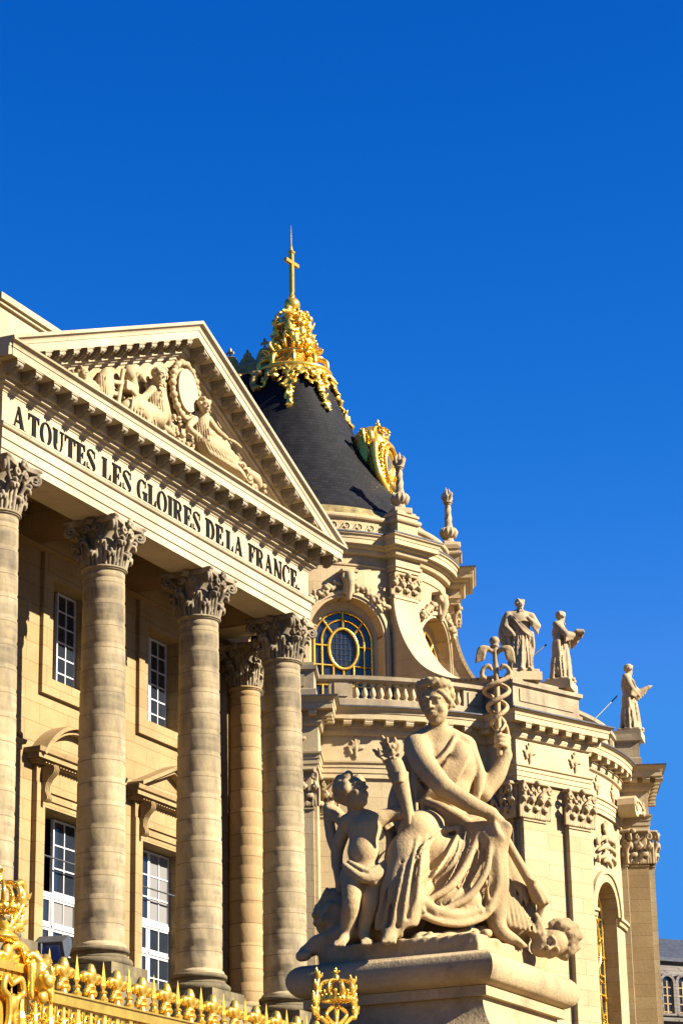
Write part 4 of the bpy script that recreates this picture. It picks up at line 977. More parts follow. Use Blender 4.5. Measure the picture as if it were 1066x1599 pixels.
# ---------------- drum
mb = CB()
for b in (-90, -45, 0, 45): arched_wall(mb, R1, b - 22.5, b + 22.5, 23.9, 32.3, b, 1.55, 24.5, 28.85, 0.62)
arched_wall(mb, R1, 67.5, 90, 23.9, 32.3)
for sg in (-1, 1): mb.add([(sg * R1, 0, 23.9), (sg * R1, 34, 23.9), (sg * R1, 34, 32.3), (sg * R1, 0, 32.3)], [(0, 1, 2, 3)])
mb.build('drum_wall', M['chapelup'], CHP, auto=25)
mb = CB()
for b in (-45, 0, 45):
    arch_band(mb, R1, b, 1.552, 1.66, -.01, .10, 24.5, 28.85, 28); arch_band(mb, R1, b, 1.662, 1.80, -.01, .17, 24.5, 28.85, 28)
mb.build('window_surround', M['chapeltrim'], CHP, auto=28)
for b in (-45, 0, 45):
    R = 5.75; n = 28; hw, zp, zs = 1.32, 28.75, 24.6
    a0 = CB(RT(b)); a0.prism([(-hw, zs), (hw, zs)] + [(hw * math.cos(math.pi * i / n), zp + hw * math.sin(math.pi * i / n)) for i in range(n + 1)], -R + .03, -R + .06); w = a0.build('window', M['glass'], CHP)
    # deep stone splay round the panes
    sp = CB(RT(b)); pts = [(-1.62, zs)] + [(-1.62 * math.cos(math.pi * i / n), 28.85 + 1.62 * math.sin(math.pi * i / n)) for i in range(n + 1)] + [(1.62, zs)]; qs = [(-1.24, zs)] + [(-1.24 * math.cos(math.pi * i / n), zp + 1.24 * math.sin(math.pi * i / n)) for i in range(n + 1)] + [(1.24, zs)]
    V = []
    for p, q in zip(pts, qs): V += [(p[0], -R - .08, p[1]), (q[0], -R + .02, q[1])]
    sp.add(V, [(2 * i, 2 * i + 1, 2 * i + 3, 2 * i + 2) for i in range(len(pts) - 1)]); sp.build('splay', M['chapeltrim'], w)
    f = CB(RT(b)); Y = -R - .03
    def bar(p, q, r=.038): f.tube([(p[0], Y, p[1]), (q[0], Y, q[1])], r, 6)
    for rr, tk in ((1.20, .045), (.88, .04)):
        f.tube([(-rr, Y, zs)] + [(-rr * math.cos(math.pi * i / n), Y, zp + rr * math.sin(math.pi * i / n)) for i in range(n + 1)] + [(rr, Y, zs)], tk, 6)
    zo = 28.45; f.tube([(.60 * math.cos(2 * math.pi * i / 32), Y - .02, zo + .82 * math.sin(2 * math.pi * i / 32)) for i in range(33)], .065, 8)
    for a in (45, 90, 135): c_, s_ = math.cos(rad(a)), math.sin(rad(a)); bar((.6 * c_ * 1.02, zo + .82 * s_), (1.2 * c_, zp + 1.2 * s_), .05)
    for z in (28.55, 27.75, 26.95, 26.1, 25.3):
        for sg in (-1, 1): bar((sg * (.60 if z > 28 else .42 if z > 27.7 else 0.0), z), (sg * 1.2, z))
    for x in (-.42, .42): bar((x, zs), (x, 27.85))
    bar((0, zs), (0, 27.6))
    f.build('window_frame', M['gold'], w, auto=60)
    c2 = CB(RT(b)); 
    for x in np.arange(-.45, .46, .18): h_ = .82 * math.sqrt(max(0, 1 - (x / .6) ** 2)); c2.tube([(x, -R + .01, zo - h_), (x, -R + .01, zo + h_)], .012, 4)
    for z in np.arange(-.66, .7, .22): h_ = .6 * math.sqrt(max(0, 1 - (z / .82) ** 2)); c2.tube([(-h_, -R + .012, zo + z), (h_, -R + .012, zo + z)], .012, 4)
    c2.build('leading', M['iron'], w)
    # keystone and garland
    s = Sdf((-2.0, -.62, -1.1), (2.0, .12, .95), .035)
    s.rbox((0, -.10, .30), (.20, .15, .38), .03, .02); s.chain([(0, -.30, .62), (0, -.36, .35), (0, -.24, -.05), (0, -.18, -.30)], [.20, .19, .15, .10], .03)
    for sg in (-1, 1): s.chain([(sg * .22, -.28, .66), (sg * .26, -.30, .50), (sg * .16, -.34, .45)], .08, .02); s.chain([(sg * .10, -.40, .55), (sg * .09, -.36, .0)], .035, .01)
    s.rbox((0, -.16, .78), (.34, .22, .05), .02, .01)
    g_ = np.random.default_rng(100 + b)
    for sg in (-1, 1):
        for q in range(34):
            t = q / 33; a = rad(90 - sg * (10 + 44 * t)); rr = 1.98 + .05 * math.sin(t * 9) + g_.normal() * .07
            s.ell((rr * math.cos(a), -.06 - g_.random() * .10, rr * math.sin(a) - 1.75), (.06 + g_.random() * .06,) * 3, .012)
    put('keystone', s.mesh('keystone'), M['relief'], CHP, loc=CH + Vector(pol(b, R1 + .02, 30.62)), rz=rad(b))
mb = CB(); mb.lathe([(5.2, 23.9), (5.2, 33)], 40, a0=math.pi, a1=2 * math.pi, cap=False); mb.build('interior', M['dark'], CHP)
# volute buttresses
for p in PIERS:
    q = CB(RT(p)); crv = [(6.62, 32.25), (6.62, 30.7), (6.70, 29.9), (6.95, 29.1), (7.35, 28.35), (7.95, 27.6), (8.7, 27.05), (9.7, 26.6), (10.8, 26.35), (12.0, 26.2)]
    fine = []
    for i in range(len(crv) - 1):
        p0, p1, p2, p3 = [np.array(crv[min(max(j, 0), len(crv) - 1)]) for j in (i - 1, i, i + 1, i + 2)]
        for t in (0, .25, .5, .75): fine.append(tuple(.5 * (2 * p1 + (p2 - p0) * t + (2 * p0 - 5 * p1 + 4 * p2 - p3) * t * t + (3 * p1 - p0 - 3 * p2 + p3) * t ** 3)))
    fine = fine[4 if False else 0:] + [crv[-1]]
    poly = [(-r, z) for r, z in fine] + [(-12.0, 23.96), (-6.2, 23.96), (-6.2, 32.25)]
    q.prism(poly, -.58, .58, 'yz')
    o = q.build('buttress', M['chapelup'], CHP, auto=20)
    q = CB(RT(p)); poly = [(-r - .05, z) for r, z in fine[4:]] + [(-r + .12, z) for r, z in fine[4:][::-1]]
    for i in range(len(fine) - 5):
        a_, b_ = fine[4 + i], fine[5 + i]; q.prism([(-a_[0] - .05, a_[1]), (-b_[0] - .05, b_[1]), (-b_[0] + .08, b_[1] - .06), (-a_[0] + .08, a_[1] - .0)], -.66, .66, 'yz')
    q.box(-.66, .66, -6.72, -6.3, 30.55, 30.66); q.build('coping', M['chapeltrim'], o, auto=20)
    put('capital', PCS, M['relief'], o, loc=CH + Vector(pol(p, 6.46, 30.68)), rz=rad(p))
    q = CB(RT(p)); q.box(-.66, .66, -6.84, -6.3, 31.66, 32.28); q.box(-.72, .72, -6.90, -6.3, 31.80, 31.92); q.build('impost_block', M['chapeltrim'], o)
# drum cornice, attic, roof
def dplan(R, rp, hw): return plan(R, rp, -hw, hw)
CB().sweep([(-.3, 31.74), (.05, 31.74), (.07, 31.80), (-.3, 31.81)], [pol(-66 + 132 * i / 60, R1, 0)[:2] for i in range(61)]).build('string_course', M['chapeltrim'], CHP, auto=28)
PD = dplan(6.40, 6.92, .72)
pr = [(-.3, 32.19), (.05, 32.19)] + arc_profile(.05, 32.20, .16, 32.30, 4, 1) + [(.18, 32.32), (.18, 32.40)] + arc_profile(.20, 32.41, .34, 32.52, 4, 1) + [(.48, 32.53), (.48, 32.72), (.51, 32.73)] + arc_profile(.51, 32.74, .60, 32.88, 4, -1) + [(.62, 32.93), (-.3, 32.95)]
CB().sweep(pr, PD).build('drum_cornice', M['chapeltrim'], CHP, auto=28)
CB().sweep([(-.3, 32.952), (.64, 32.935), (.65, 32.99), (-.3, 33.06)], PD).build('lead_cover', M['leadgrey'], CHP, auto=28)
PA = dplan(6.36, 6.86, .52)
CB().sweep([(-.4, 33.0), (0.06, 33.0), (.06, 33.12), (0, 33.14), (0, 33.66), (.05, 33.68)] + [(.05 + .10 * math.sin(a), 33.80 - .11 * math.cos(a)) for a in np.linspace(0, math.pi, 6)] + [(-.4, 33.93)], PA).build('attic', M['chapelup'], CHP, auto=28)
for b in (-90, -45, 0, 45):
    mb = CB()
    for i in range(7):
        ph = b - 14.4 + 28.8 * i / 6
        T = RT(ph); m_ = CB(T); m_.tube([(.19 * (1 - q / 15) * math.cos(rad(40 * q - 90)), -6.38, 33.39 + .19 * (1 - q / 15) * math.sin(rad(40 * q - 90))) for q in range(13)], .035, 5)
        m_.tube([(.0, -6.38, 33.20), (.30, -6.38, 33.24), (.42, -6.38, 33.40)], .03, 5); mb.add(m_.V, m_.F)
    mb.build('scroll_frieze', M['chapeltrim'], CHP, auto=50)
RP = [(6.15, 33.85), (5.80, 34.42)]
RS = [(5.78, 34.42), (5.25, 35.12), (4.75, 35.85), (4.30, 36.55), (3.78, 37.4), (3.30, 38.2), (2.82, 39.0), (2.40, 39.8), (2.04, 40.6), (1.76, 41.3), (1.55, 42.1)]
def roof_part(prof, name, mat, auto=20):
    m_ = CB(); m_.lathe(prof, 72, a0=math.pi, a1=2 * math.pi, cap=False)
    for sg in (-1, 1):
        V = []
        for (r, z) in prof: V += [(sg * r, 0, z), (sg * r, 34, z)]
        m_.add(V, [(2 * i, 2 * i + 1, 2 * i + 3, 2 * i + 2) for i in range(len(prof) - 1)])
    return m_.build(name, mat, CHP, auto=auto)
roof_part(RP, 'roof_band', M['lead']); roof_part(RS, 'roof', M['slate'], 30)
# ---------------- gilded crown of the roof
m_ = CB(); m_.lathe([(1.2, 42.0), (1.5, 42.0), (1.60, 42.08)] + torus_prof(1.60, 42.10, 42.34) + [(1.45, 42.38), (1.22, 42.55), (1.02, 42.85), (.96, 43.05)] + torus_prof(.98, 43.05, 43.22) + [(.9, 43.25), (.6, 43.5), (.45, 44.4), (.25, 45.2)], 40)
LAN = m_.build('roof_crown', M['gold'], CHP, auto=35)
s = Sdf((-1.75, -1.75, 43.0), (1.6, 1.6, 45.6), .04); g_ = np.random.default_rng(21)
s.chain([(0, 0, 43.1), (0, 0, 44.2), (0, 0, 45.25)], [.62, .46, .26], .1)
def cherub(a, r, z, sc=1.0, lean=0.0):
    c_, s_ = math.sin(rad(a)), -math.cos(rad(a))
    def L(rr, t, zz): return ((r + rr * sc) * c_ - t * sc * s_ * -1 * 0 + (r + rr * sc) * 0 + t * sc * math.cos(rad(a)), (r + rr * sc) * s_ + t * sc * math.sin(rad(a)), z + zz * sc)
    s.ell(L(.12, 0, .62), .155 * sc, .03); s.chain([L(.06, 0, .48), L(.08, 0, .25), L(.02, 0, .02)], [.13 * sc, .17 * sc, .17 * sc], .05)
    s.chain([L(.02, .05, .0), L(.24, .12, -.10), L(.14, .14, -.42)], [.11 * sc, .09 * sc, .055 * sc], .03); s.chain([L(.02, -.05, .0), L(.2, -.14, -.16), L(.1, -.12, -.46)], [.11 * sc, .09 * sc, .055 * sc], .03)
    s.chain([L(.06, .15, .42), L(.16, .32, .36), L(.22, .50, .52 + lean)], [.075 * sc, .06 * sc, .045 * sc], .02); s.chain([L(.06, -.15, .42), L(.14, -.32, .30), L(.2, -.48, .40 - lean)], [.075 * sc, .06 * sc, .045 * sc], .02)
    for sg in (-1, 1): s.chain([L(-.05, sg * .1, .42), L(-.14, sg * .28, .60), L(-.16, sg * .36, .40)], [.06 * sc, .09 * sc, .03 * sc], .02)
for a, z in ((-75, 44.1), (-30, 43.75), (15, 44.15), (62, 43.9), (120, 44.1), (-140, 44.0)): cherub(a, .62, z, 1.12, .15)
for a, z in ((-55, 43.5), (40, 43.45), (-5, 43.4), (85, 43.5)): cherub(a, .72, z, .9)
for a, z in ((-80, 44.55), (-20, 44.5), (35, 44.6), (90, 44.5), (150, 44.5)): cherub(a, .36, z, .95, .1)
for i in range(10):
    a = i * 36 + 10; s.chain([pol(a, 1.55, 42.42), pol(a, 1.46, 42.75), pol(a, 1.02, 42.95), pol(a, 1.08, 43.25), pol(a, 1.36, 43.30)], [.10, .12, .10, .11, .05], .02)
    s.chain([pol(a + 18, 1.05, 43.2), pol(a + 18, 1.25, 43.42), pol(a + 18, 1.12, 43.62)], [.08, .09, .03], .02)
s.chain([(-.45, -.35, 44.95), (-1.0, -.35, 44.85), (-1.5, -.3, 44.72)], [.09, .11, .07], .03); s.ell((-.98, -.3, 45.0), .18, .03)
for q in range(110):
    a = g_.random() * 6.28; z = 43.1 + 2.1 * g_.random(); r = .74 - .18 * (z - 43.1) / 2.1 + .15 * g_.random(); s.ell((r * math.cos(a), r * math.sin(a), z), .06 + .07 * g_.random(), .02)
put('cherub_group', s.mesh('cherub_group'), M['gold'], LAN, loc=CH)
# foliage apron below the rim and gilt hips running down the roof
s = Sdf((-3.0, -2.9, 39.2), (3.0, 1.2, 42.4), .045)
def rr_(z):
    for i in range(len(RS) - 1):
        if RS[i][1] <= z <= RS[i + 1][1]: t = (z - RS[i][1]) / (RS[i + 1][1] - RS[i][1]); return RS[i][0] + t * (RS[i + 1][0] - RS[i][0])
    return RS[-1][0] if z > RS[-1][1] else RS[0][0]
for i in range(150):
    a = -110 + 220 * g_.random(); dep = .25 + .75 * abs(math.sin(rad(a * 4 + 20))) ; z = 42.05 - dep * 1.05 * g_.random(); d_ = np.array(pol(a + g_.normal() * 30, 1, -.9 + g_.normal() * .5))
    s.ell(pol(a, rr_(z) + .10 + .05 * g_.random(), z), (.25, .11, .06), .012, rot=basis(d_))
for i in range(40):
    a = -105 + 210 * i / 39; s.ell(pol(a, 1.66, 42.02), (.09, .09, .11), .015)
for p in (-67.5, -22.5 - 3, 22.5, 67.5):
    z0 = 39.75 if p > 0 else 40.0
    for i in range(30):
        t = i / 29; z = 42.0 - (42.0 - z0) * t; w = .22 * (1 - .55 * t)
        s.ell(pol(p + g_.normal() * 2.5 * (1 - t), rr_(z) + .06 + .05 * (i % 3 == 0), z, g_.normal() * w * .6), (.21, .10, .07), .012, rot=basis(g_.normal(size=3) + np.array((0, 0, -1.0))))
    s.chain([pol(p, rr_(41.9) + .05, 41.9), pol(p, rr_(40.8) + .05, 40.8), pol(p, rr_(z0) + .05, z0)], [.12, .09, .06], .02)
put('roof_foliage', s.mesh('roof_foliage'), M['gold'], LAN, loc=CH)
# ball, cross, needle
m_ = CB(); m_.lathe([(0.02, 45.25)] + [(.36 * math.sin(a), 45.60 - .36 * math.cos(a)) for a in np.linspace(.15, math.pi - .35, 16)] + [(.12, 45.97), (.16, 46.0), (.09, 46.14), (.07, 46.3)], 28); ball = m_.build('ball', M['gold'], CHP, auto=50)
m_ = CB(); A = rad(25); 
T = Matrix.Rotation(rad(-6), 4, 'Z')
m_ = CB(T); m_.box(-.085, .085, -.085, .085, 46.2, 48.1); m_.box(-.50, -.0851, -.08, .08, 47.55, 47.71); m_.box(.0851, .50, -.08, .08, 47.55, 47.71)
m_.box(-.12, .12, -.12, .12, 48.101, 48.18); m_.lathe([(.085, 48.181), (.06, 48.35), (.03, 48.5), (.022, 49.0), (.004, 49.46)], 10); m_.build('cross', M['gold'], CHP)
# ridge with gilded cresting going back
m_ = CB(); m_.prism([(-1.45, 42.0), (1.45, 42.0), (1.5, 42.18), (1.2, 42.3), (.85, 42.55), (.7, 42.95), (.45, 43.15), (-.45, 43.15), (-.7, 42.95), (-.85, 42.55), (-1.2, 42.3), (-1.5, 42.18)], .9, 34); m_.build('ridge', M['gold_old'], CHP)
s = Sdf((-.35, .8, 43.0), (.35, 6.2, 44.5), .035)
for y, hh in ((1.35, 1.05), (2.2, .68), (3.05, .92), (3.9, .68), (4.8, 1.0), (5.6, .7)):
    s.chain([(0, y, 43.1), (0, y, 43.1 + hh)], [.07, .05], .02); s.ell((0, y, 43.15 + hh), (.07, .07, .13), .02)
    for sg in (-1, 1): s.chain([(0, y, 43.0 + hh), (0, y + sg * .13, 43.06 + hh), (0, y + sg * .16, 42.96 + hh)], .045, .01)
    s.chain([(0, y - .42, 43.1), (0, y - .2, 43.1 + hh * .55), (0, y, 43.1 + hh * .62), (0, y + .2, 43.1 + hh * .55), (0, y + .42, 43.1)], .10, .03); s.ell((0, y, 43.2), (.12, .34, hh * .45), .03)
put('cresting', s.mesh('cresting'), M['gold_old'], CHP, loc=CH)
s = Sdf((-2.4, .5, 40.9), (-1.2, 8, 42.4), .05)
for i in range(60): y = .6 + 7.2 * g_.random(); z = 41.2 + .95 * g_.random(); s.ell((-rr_(z) - .08, y, z), (.10 + .09 * g_.random(), .13 + .1 * g_.random(), .13), .02)
for i in range(9): y = .9 + .85 * i; s.chain([(-1.62, y, 42.0), (-rr_(41.5) - .1, y + .1, 41.5), (-rr_(41.05) - .08, y, 41.05)], [.14, .15, .05], .03)
put('ridge_foliage', s.mesh('ridge_foliage'), M['gold_old'], CHP, loc=CH)
# ---------------- gilded round dormer at the east end
s = Sdf((-1.35, -5.0, 35.5), (1.35, -2.4, 39.6), .035)
s.ell((0, -4.05, 37.35), (.92, .55, 1.15), .05); s.chain([(0, -3.6, 38.5), (0, -3.4, 37.4)], [.75, .8], .1)
for i in range(36):
    a = 2 * math.pi * i / 36; s.ell((.86 * math.cos(a), -4.42, 37.35 + 1.02 * math.sin(a)), .10, .03)
s.chain([(.70 * math.cos(2 * math.pi * i / 30), -4.55, 37.35 + .84 * math.sin(2 * math.pi * i / 30)) for i in range(31)], .075, .02, sub=1)
s.ell((0, -4.75, 37.35), (.54, .45, .66), .01, cut=True)
for sg in (-1, 1):
    s.chain([(sg * .55, -4.1, 38.35), (sg * 1.0, -4.15, 38.1), (sg * 1.02, -4.2, 37.4), (sg * .85, -4.3, 36.7), (sg * .35, -4.45, 36.15)], [.16, .20, .15, .17, .14], .04)
    s.ell((sg * .85, -3.9, 38.65), .20, .03); s.chain([(sg * .85, -3.95, 38.5), (sg * .95, -4.0, 38.1)], [.16, .18], .04); s.chain([(sg * .95, -3.75, 38.5), (sg * 1.18, -3.7, 38.75), (sg * 1.15, -3.8, 38.2)], [.06, .12, .04], .02)
for q in range(46): a = g_.random() * 6.28; s.ell((.95 * math.cos(a) * (.9 + .2 * g_.random()), -4.2 - .2 * g_.random(), 37.3 + 1.15 * math.sin(a)), .07 + .07 * g_.random(), .02)
for q in range(24): s.ell((g_.normal() * .22, -4.55 + g_.normal() * .08, 36.1 - .45 * g_.random()), .08 + .05 * g_.random(), .02)
s.chain([(0, -4.35, 36.5), (0, -4.75, 36.1), (0, -4.85, 35.75)], [.3, .2, .1], .05)
# crown on top
for i in range(14): a = 2 * math.pi * i / 14; s.ell((.40 * math.cos(a), -3.95 + .40 * math.sin(a), 38.62), .085, .02)
for i in range(8):
    a = 2 * math.pi * i / 8; s.chain([(.40 * math.cos(a), -3.95 + .40 * math.sin(a), 38.62), (.50 * math.cos(a), -3.95 + .50 * math.sin(a), 38.88), (.30 * math.cos(a), -3.95 + .3 * math.sin(a), 39.10), (0, -3.95, 39.16)], .055, .015)
    s.ell((.50 * math.cos(a), -3.95 + .50 * math.sin(a), 38.86), .08, .015)
s.ell((0, -3.95, 39.28), .12, .02); s.chain([(0, -3.95, 39.3), (0, -3.95, 39.5)], .05, .01)
DOR = put('dormer', s.mesh('dormer'), M['gold'], CHP, loc=CH, scale=(.86, 1, 1))
m_ = CB(); m_.prism([(.45 * math.cos(2 * math.pi * i / 28), 37.35 + .64 * math.sin(2 * math.pi * i / 28)) for i in range(28)], -4.42, -4.38); m_.build('dormer_glass', M['iron'], DOR)
# ---------------- flaming stone finials on the attic
def finial_mesh():
    s = Sdf((-.5, -.5, -.05), (.5, .5, 2.75), .028)
    s.rbox((0, 0, .08), (.36, .36, .10), .02, .01); s.chain([(0, 0, .15), (0, 0, .32), (0, 0, .42)], [.26, .20, .15], .04)
    s.ell((0, 0, .66), (.36, .36, .27), .04); s.chain([(0, 0, .86), (0, 0, 1.15), (0, 0, 1.95)], [.20, .145, .105], .05)
    for i in range(12):
        a = 2 * math.pi * i / 12; s.chain([(.27 * math.cos(a), .27 * math.sin(a), .46), (.36 * math.cos(a), .36 * math.sin(a), .66), (.29 * math.cos(a), .29 * math.sin(a), .85)], [.03, .045, .025], .012)
    for i in range(4):
        a0 = i * math.pi / 2; s.chain([((.145 - .04 * t) * math.cos(a0 + 3.0 * t), (.145 - .04 * t) * math.sin(a0 + 3.0 * t), 1.0 + .85 * t) for t in np.linspace(0, 1, 12)], .03, .008)
    for z, r in ((1.95, .16), (2.02, .21)): s.ell((0, 0, z), (r, r, .05), .02)
    s.ell((0, 0, 2.16), (.15, .15, .2), .02)
    for i in range(9):
        a = i * 2.4; r = .15 if i < 6 else .06; h_ = 2.32 + .05 * i
        s.chain([(r * .8 * math.cos(a), r * .8 * math.sin(a), 2.1), (r * 1.5 * math.cos(a + .3), r * 1.5 * math.sin(a + .3), 2.1 + (h_ - 2.1) * .6), (r * .9 * math.cos(a + .6), r * .9 * math.sin(a + .6), h_)], [.07, .06, .015], .015)
    return s.mesh('finial')
FIN = finial_mesh()
for p in (-67.5, -22.5, 22.5, 67.5):
    q = CB(RT(p)); q.box(-.55, .55, -6.88, -6.2, 33.0, 34.02); q.box(-.6, .6, -6.94, -6.1, 34.021, 34.12); q.box(-.5, .5, -6.86, -6.1, 34.121, 34.22)
    b_ = q.build('finial_pedestal', M['chapelup'], CHP)
    if abs(p) < 30: put('finial', FIN, M['statue_grey'], b_, loc=CH + Vector(pol(p, 6.48, 34.21)), rz=rad(p * 2))
# ================================================================ pedestal roof of the gatehouse with the stone group
PED = thing('pedestal', 'mottled stone pedestal with a rounded rim and a flared base beside the gilded railing', 'pedestal', (-25.5, -19.0, 0))
RX0, RX1, RY0, RY1 = -26.66, -24.78, -19.93, -18.20
RECT = [(RX0, RY0), (RX1, RY0), (RX1, RY1), (RX0, RY1)]
m_ = MB(); m_.sweep([(-.9, 4.79)] + [(.0 + .15 * math.cos(a), 4.945 + .155 * math.sin(a)) for a in np.linspace(-math.pi / 2, math.pi / 2, 12)] + [(-.9, 5.10)], RECT, closed=True); m_.build('rim', M['pedestal'], PED, auto=50)
m_ = MB(); m_.sweep([(-.9, 4.70), (.03, 4.70), (.03, 4.789), (-.9, 4.789)], RECT, closed=True); m_.build('fillet', M['pedestal'], PED)
m_ = MB(); cv = [(1.15 * (1 - math.sqrt(max(0, 1 - (d / .62) ** 2))) - .03, 4.698 - d) for d in .62 * np.sin(np.linspace(0, math.pi / 2, 16))]
m_.sweep([(-.9, 4.698)] + cv + [(-.9, 4.078)], RECT, closed=True); m_.build('flared_base', M['pedestal'], PED, auto=40)
m_ = MB(); m_.sweep([(.2, 0.0), (1.14, 0.0), (1.14, 4.0), (1.16, 4.01), (1.16, 4.076), (.2, 4.076)], RECT, closed=True); m_.build('base_block', M['pedestal'], PED)
m_ = MB(); m_.box(RX0 + .1, RX1 - .1, RY0 + .1, RY1 - .1, 5.08, 5.10); m_.build('top_slab', M['pedestal'], PED)

PC = Vector((-25.6, -19.0, 5.11)); DV = Vector((0.904, 0.427, 0)).normalized(); UV = Vector((0.427, -0.904, 0)).normalized(); BV = np.array([UV, -DV, (0, 0, 1)]).T
def V(px, py, v): return tuple(at(px, py, DV, PC - DV * v))
STA = thing('statue', 'stone group of a seated wreathed woman with winged staff beside a standing winged child', 'statue', (-25.6, -19.0, 5.10))
# ---------------- seated woman
s = Sdf((-27.0, -20.35, 5.2), (-24.7, -18.0, 7.85), .0145); g_ = np.random.default_rng(41)
def C(pts, r, k=.05, **kw): s.chain([V(*p) for p in pts], r, k, **kw)
def E(p, r, k=.05, **kw): s.ell(V(*p), r, k, rot=BV, **kw)
# seat and body
E((672, 1405, -.1), (.42, .42, .52), .1); E((700, 1350, .05), (.42, .34, .34), .1)
E((690, 1302, .02), (.33, .28, .26), .08); E((683, 1252, .02), (.245, .20, .27), .08); E((688, 1196, .05), (.27, .195, .25), .08)
C([(652, 1163, .12), (684, 1150, .06), (722, 1166, -.03)], [.115, .12, .115], .06)
E((669, 1208, .20), (.105, .09, .105), .05); E((707, 1206, .16), (.105, .09, .105), .05)
C([(685, 1156, .07), (683, 1125, .12)], [.105, .085], .04)
fdir = -0.90 * np.array(DV) - 0.36 * np.array(UV) + np.array((0, 0, -.16))
HP = head(s, V(681, 1099, .20), fdir, .205, seed=4, hair=70, hairr=.17)
for q in range(46):      # laurel wreath and waved hair
    a = rad(-20 + 400 * q / 46); s.ell(HP(.70 * math.cos(a) + .05, .74 * math.sin(a), .68 + .20 * math.cos(a) + .10 * (q % 3)), (.034, .034, .026), .008)
for sg in (-1, 1):
    for q in range(7): s.chain([HP(.62 - .05 * q, sg * (.18 + .08 * q), .66 - .02 * q), HP(.50 - .08 * q, sg * (.52 + .03 * q), .42 - .06 * q), HP(.25 - .09 * q, sg * (.70 + .01 * q), .12 - .05 * q)], .022, .006)
# right arm across the lap (viewer's left shoulder)
C([(650, 1166, .18), (664, 1196, .36), (694, 1232, .58)], [.125, .115, .092], .04); C([(694, 1232, .58), (730, 1254, .64), (767, 1271, .60)], [.094, .085, .058], .03)
C([(766, 1271, .60), (779, 1284, .58)], [.056, .058], .03)
for q, (dx, dy) in enumerate(((8, -2), (4, 3), (0, 7), (-5, 9))):
    C([(780 + dx * .5, 1284 + dy * .6, .60), (789 + dx * .7, 1292 + dy, .62), (792 + dx * .5, 1302 + dy, .58), (787 + dx * .4, 1306 + dy, .53)], [.026, .023, .020, .017], .008)
C([(772, 1284, .62), (776, 1298, .66), (784, 1308, .64)], [.026, .023, .017], .008)
# left arm raised with the staff
C([(724, 1170, -.04), (738, 1206, -.05), (752, 1238, -.02)], [.125, .115, .095], .04); C([(752, 1238, -.02), (775, 1212, -.06), (790, 1180, -.08)], [.096, .085, .054], .03)
C([(790, 1180, -.08), (787, 1160, -.09)], [.052, .058], .03)
for q in range(3): y = 1149 + 7 * q; C([(794, y + 4, -.10), (788, y + 1, -.01), (779, y, .01), (773, y + 3, -.05)], [.025, .025, .023, .019], .008)
C([(793, 1152, -.10), (790, 1136, -.06), (784, 1124, -.04)], [.025, .022, .015], .008); C([(779, 1165, -.04), (775, 1152, .0), (777, 1140, .0)], [.026, .023, .016], .008)
# thighs, shins, feet
C([(708, 1304, .08), (740, 1306, .32), (766, 1314, .50)], [.21, .19, .155], .07); C([(767, 1316, .50), (772, 1380, .46), (775, 1440, .44)], [.150, .135, .085], .05)
C([(676, 1302, .10), (660, 1298, .45), (650, 1300, .74)], [.21, .20, .165], .07); C([(650, 1300, .74), (632, 1375, .84), (613, 1448, .90)], [.16, .14, .085], .05)
C([(776, 1444, .44), (785, 1458, .46), (804, 1470, .42), (816, 1477, .40)], [.08, .07, .052, .03], .03)
for q in range(5): C([(803 + 2 * q, 1469 + q * 1.2 - 3, .46 - .035 * q), (815 + 1.5 * q, 1478 + q * .8 - 3, .46 - .035 * q)], [.024, .018], .006)
C([(612, 1450, .90), (608, 1462, .96), (604, 1469, 1.02)], [.08, .068, .045], .03)
for q in range(5): C([(599 + 4.2 * q, 1465, 1.0), (598 + 4.4 * q, 1472, 1.07)], [.024, .018], .006)
# skirt masses: cloth stretched between the knees and falling to the hem
E((700, 1362, .48), (.34, .20, .34), .10); E((640, 1386, .66), (.17, .19, .34), .08); E((748, 1370, .42), (.17, .17, .38), .08); E((690, 1408, .60), (.36, .16, .16), .07)
# curtain of cloth falling from the near knee, with long shaded folds
E((636, 1350, .84), (.20, .13, .30), .06); E((626, 1404, .88), (.20, .13, .34), .06); E((618, 1436, .84), (.19, .14, .16), .05)
fl_ = [[(664, 1306, .88), (656, 1352, 1.0), (650, 1396, .99), (644, 1420, .95)], [(652, 1308, .92), (640, 1362, 1.01), (632, 1412, .99), (628, 1446, .95)], [(640, 1316, .90), (626, 1372, 1.0), (616, 1418, .98), (612, 1448, .94)], [(630, 1330, .84), (612, 1384, .96), (602, 1424, .95), (598, 1448, .92)], [(622, 1346, .76), (602, 1394, .88), (592, 1430, .88), (588, 1450, .86)]]
for fd in fl_: C(fd, [.010, .024, .028, .022], .02)
for a, b in zip(fl_, fl_[1:]): C([((x[0] + y[0]) / 2, (x[1] + y[1]) / 2, (x[2] + y[2]) / 2 + .03) for x, y in zip(a, b)], [.006, .020, .028, .022], .015, cut=True)
# hem swinging from the child's side across to the far ankle, with a hollow under it
C([(616, 1352, .84), (634, 1404, .90), (668, 1434, .86), (716, 1444, .74), (756, 1432, .60), (774, 1408, .54)], [.034, .032, .030, .030, .030, .028], .03)
C([(628, 1346, .84), (644, 1392, .88), (676, 1420, .84), (716, 1430, .73), (750, 1420, .62)], [.05, .05, .05, .045, .03], .05)
for (p, r) in (((668, 1462, .70), .13), ((720, 1466, .58), .12), ((640, 1456, .84), .08)): E(p, (r * 1.3, r * 1.4, r * .62), .03, cut=True)
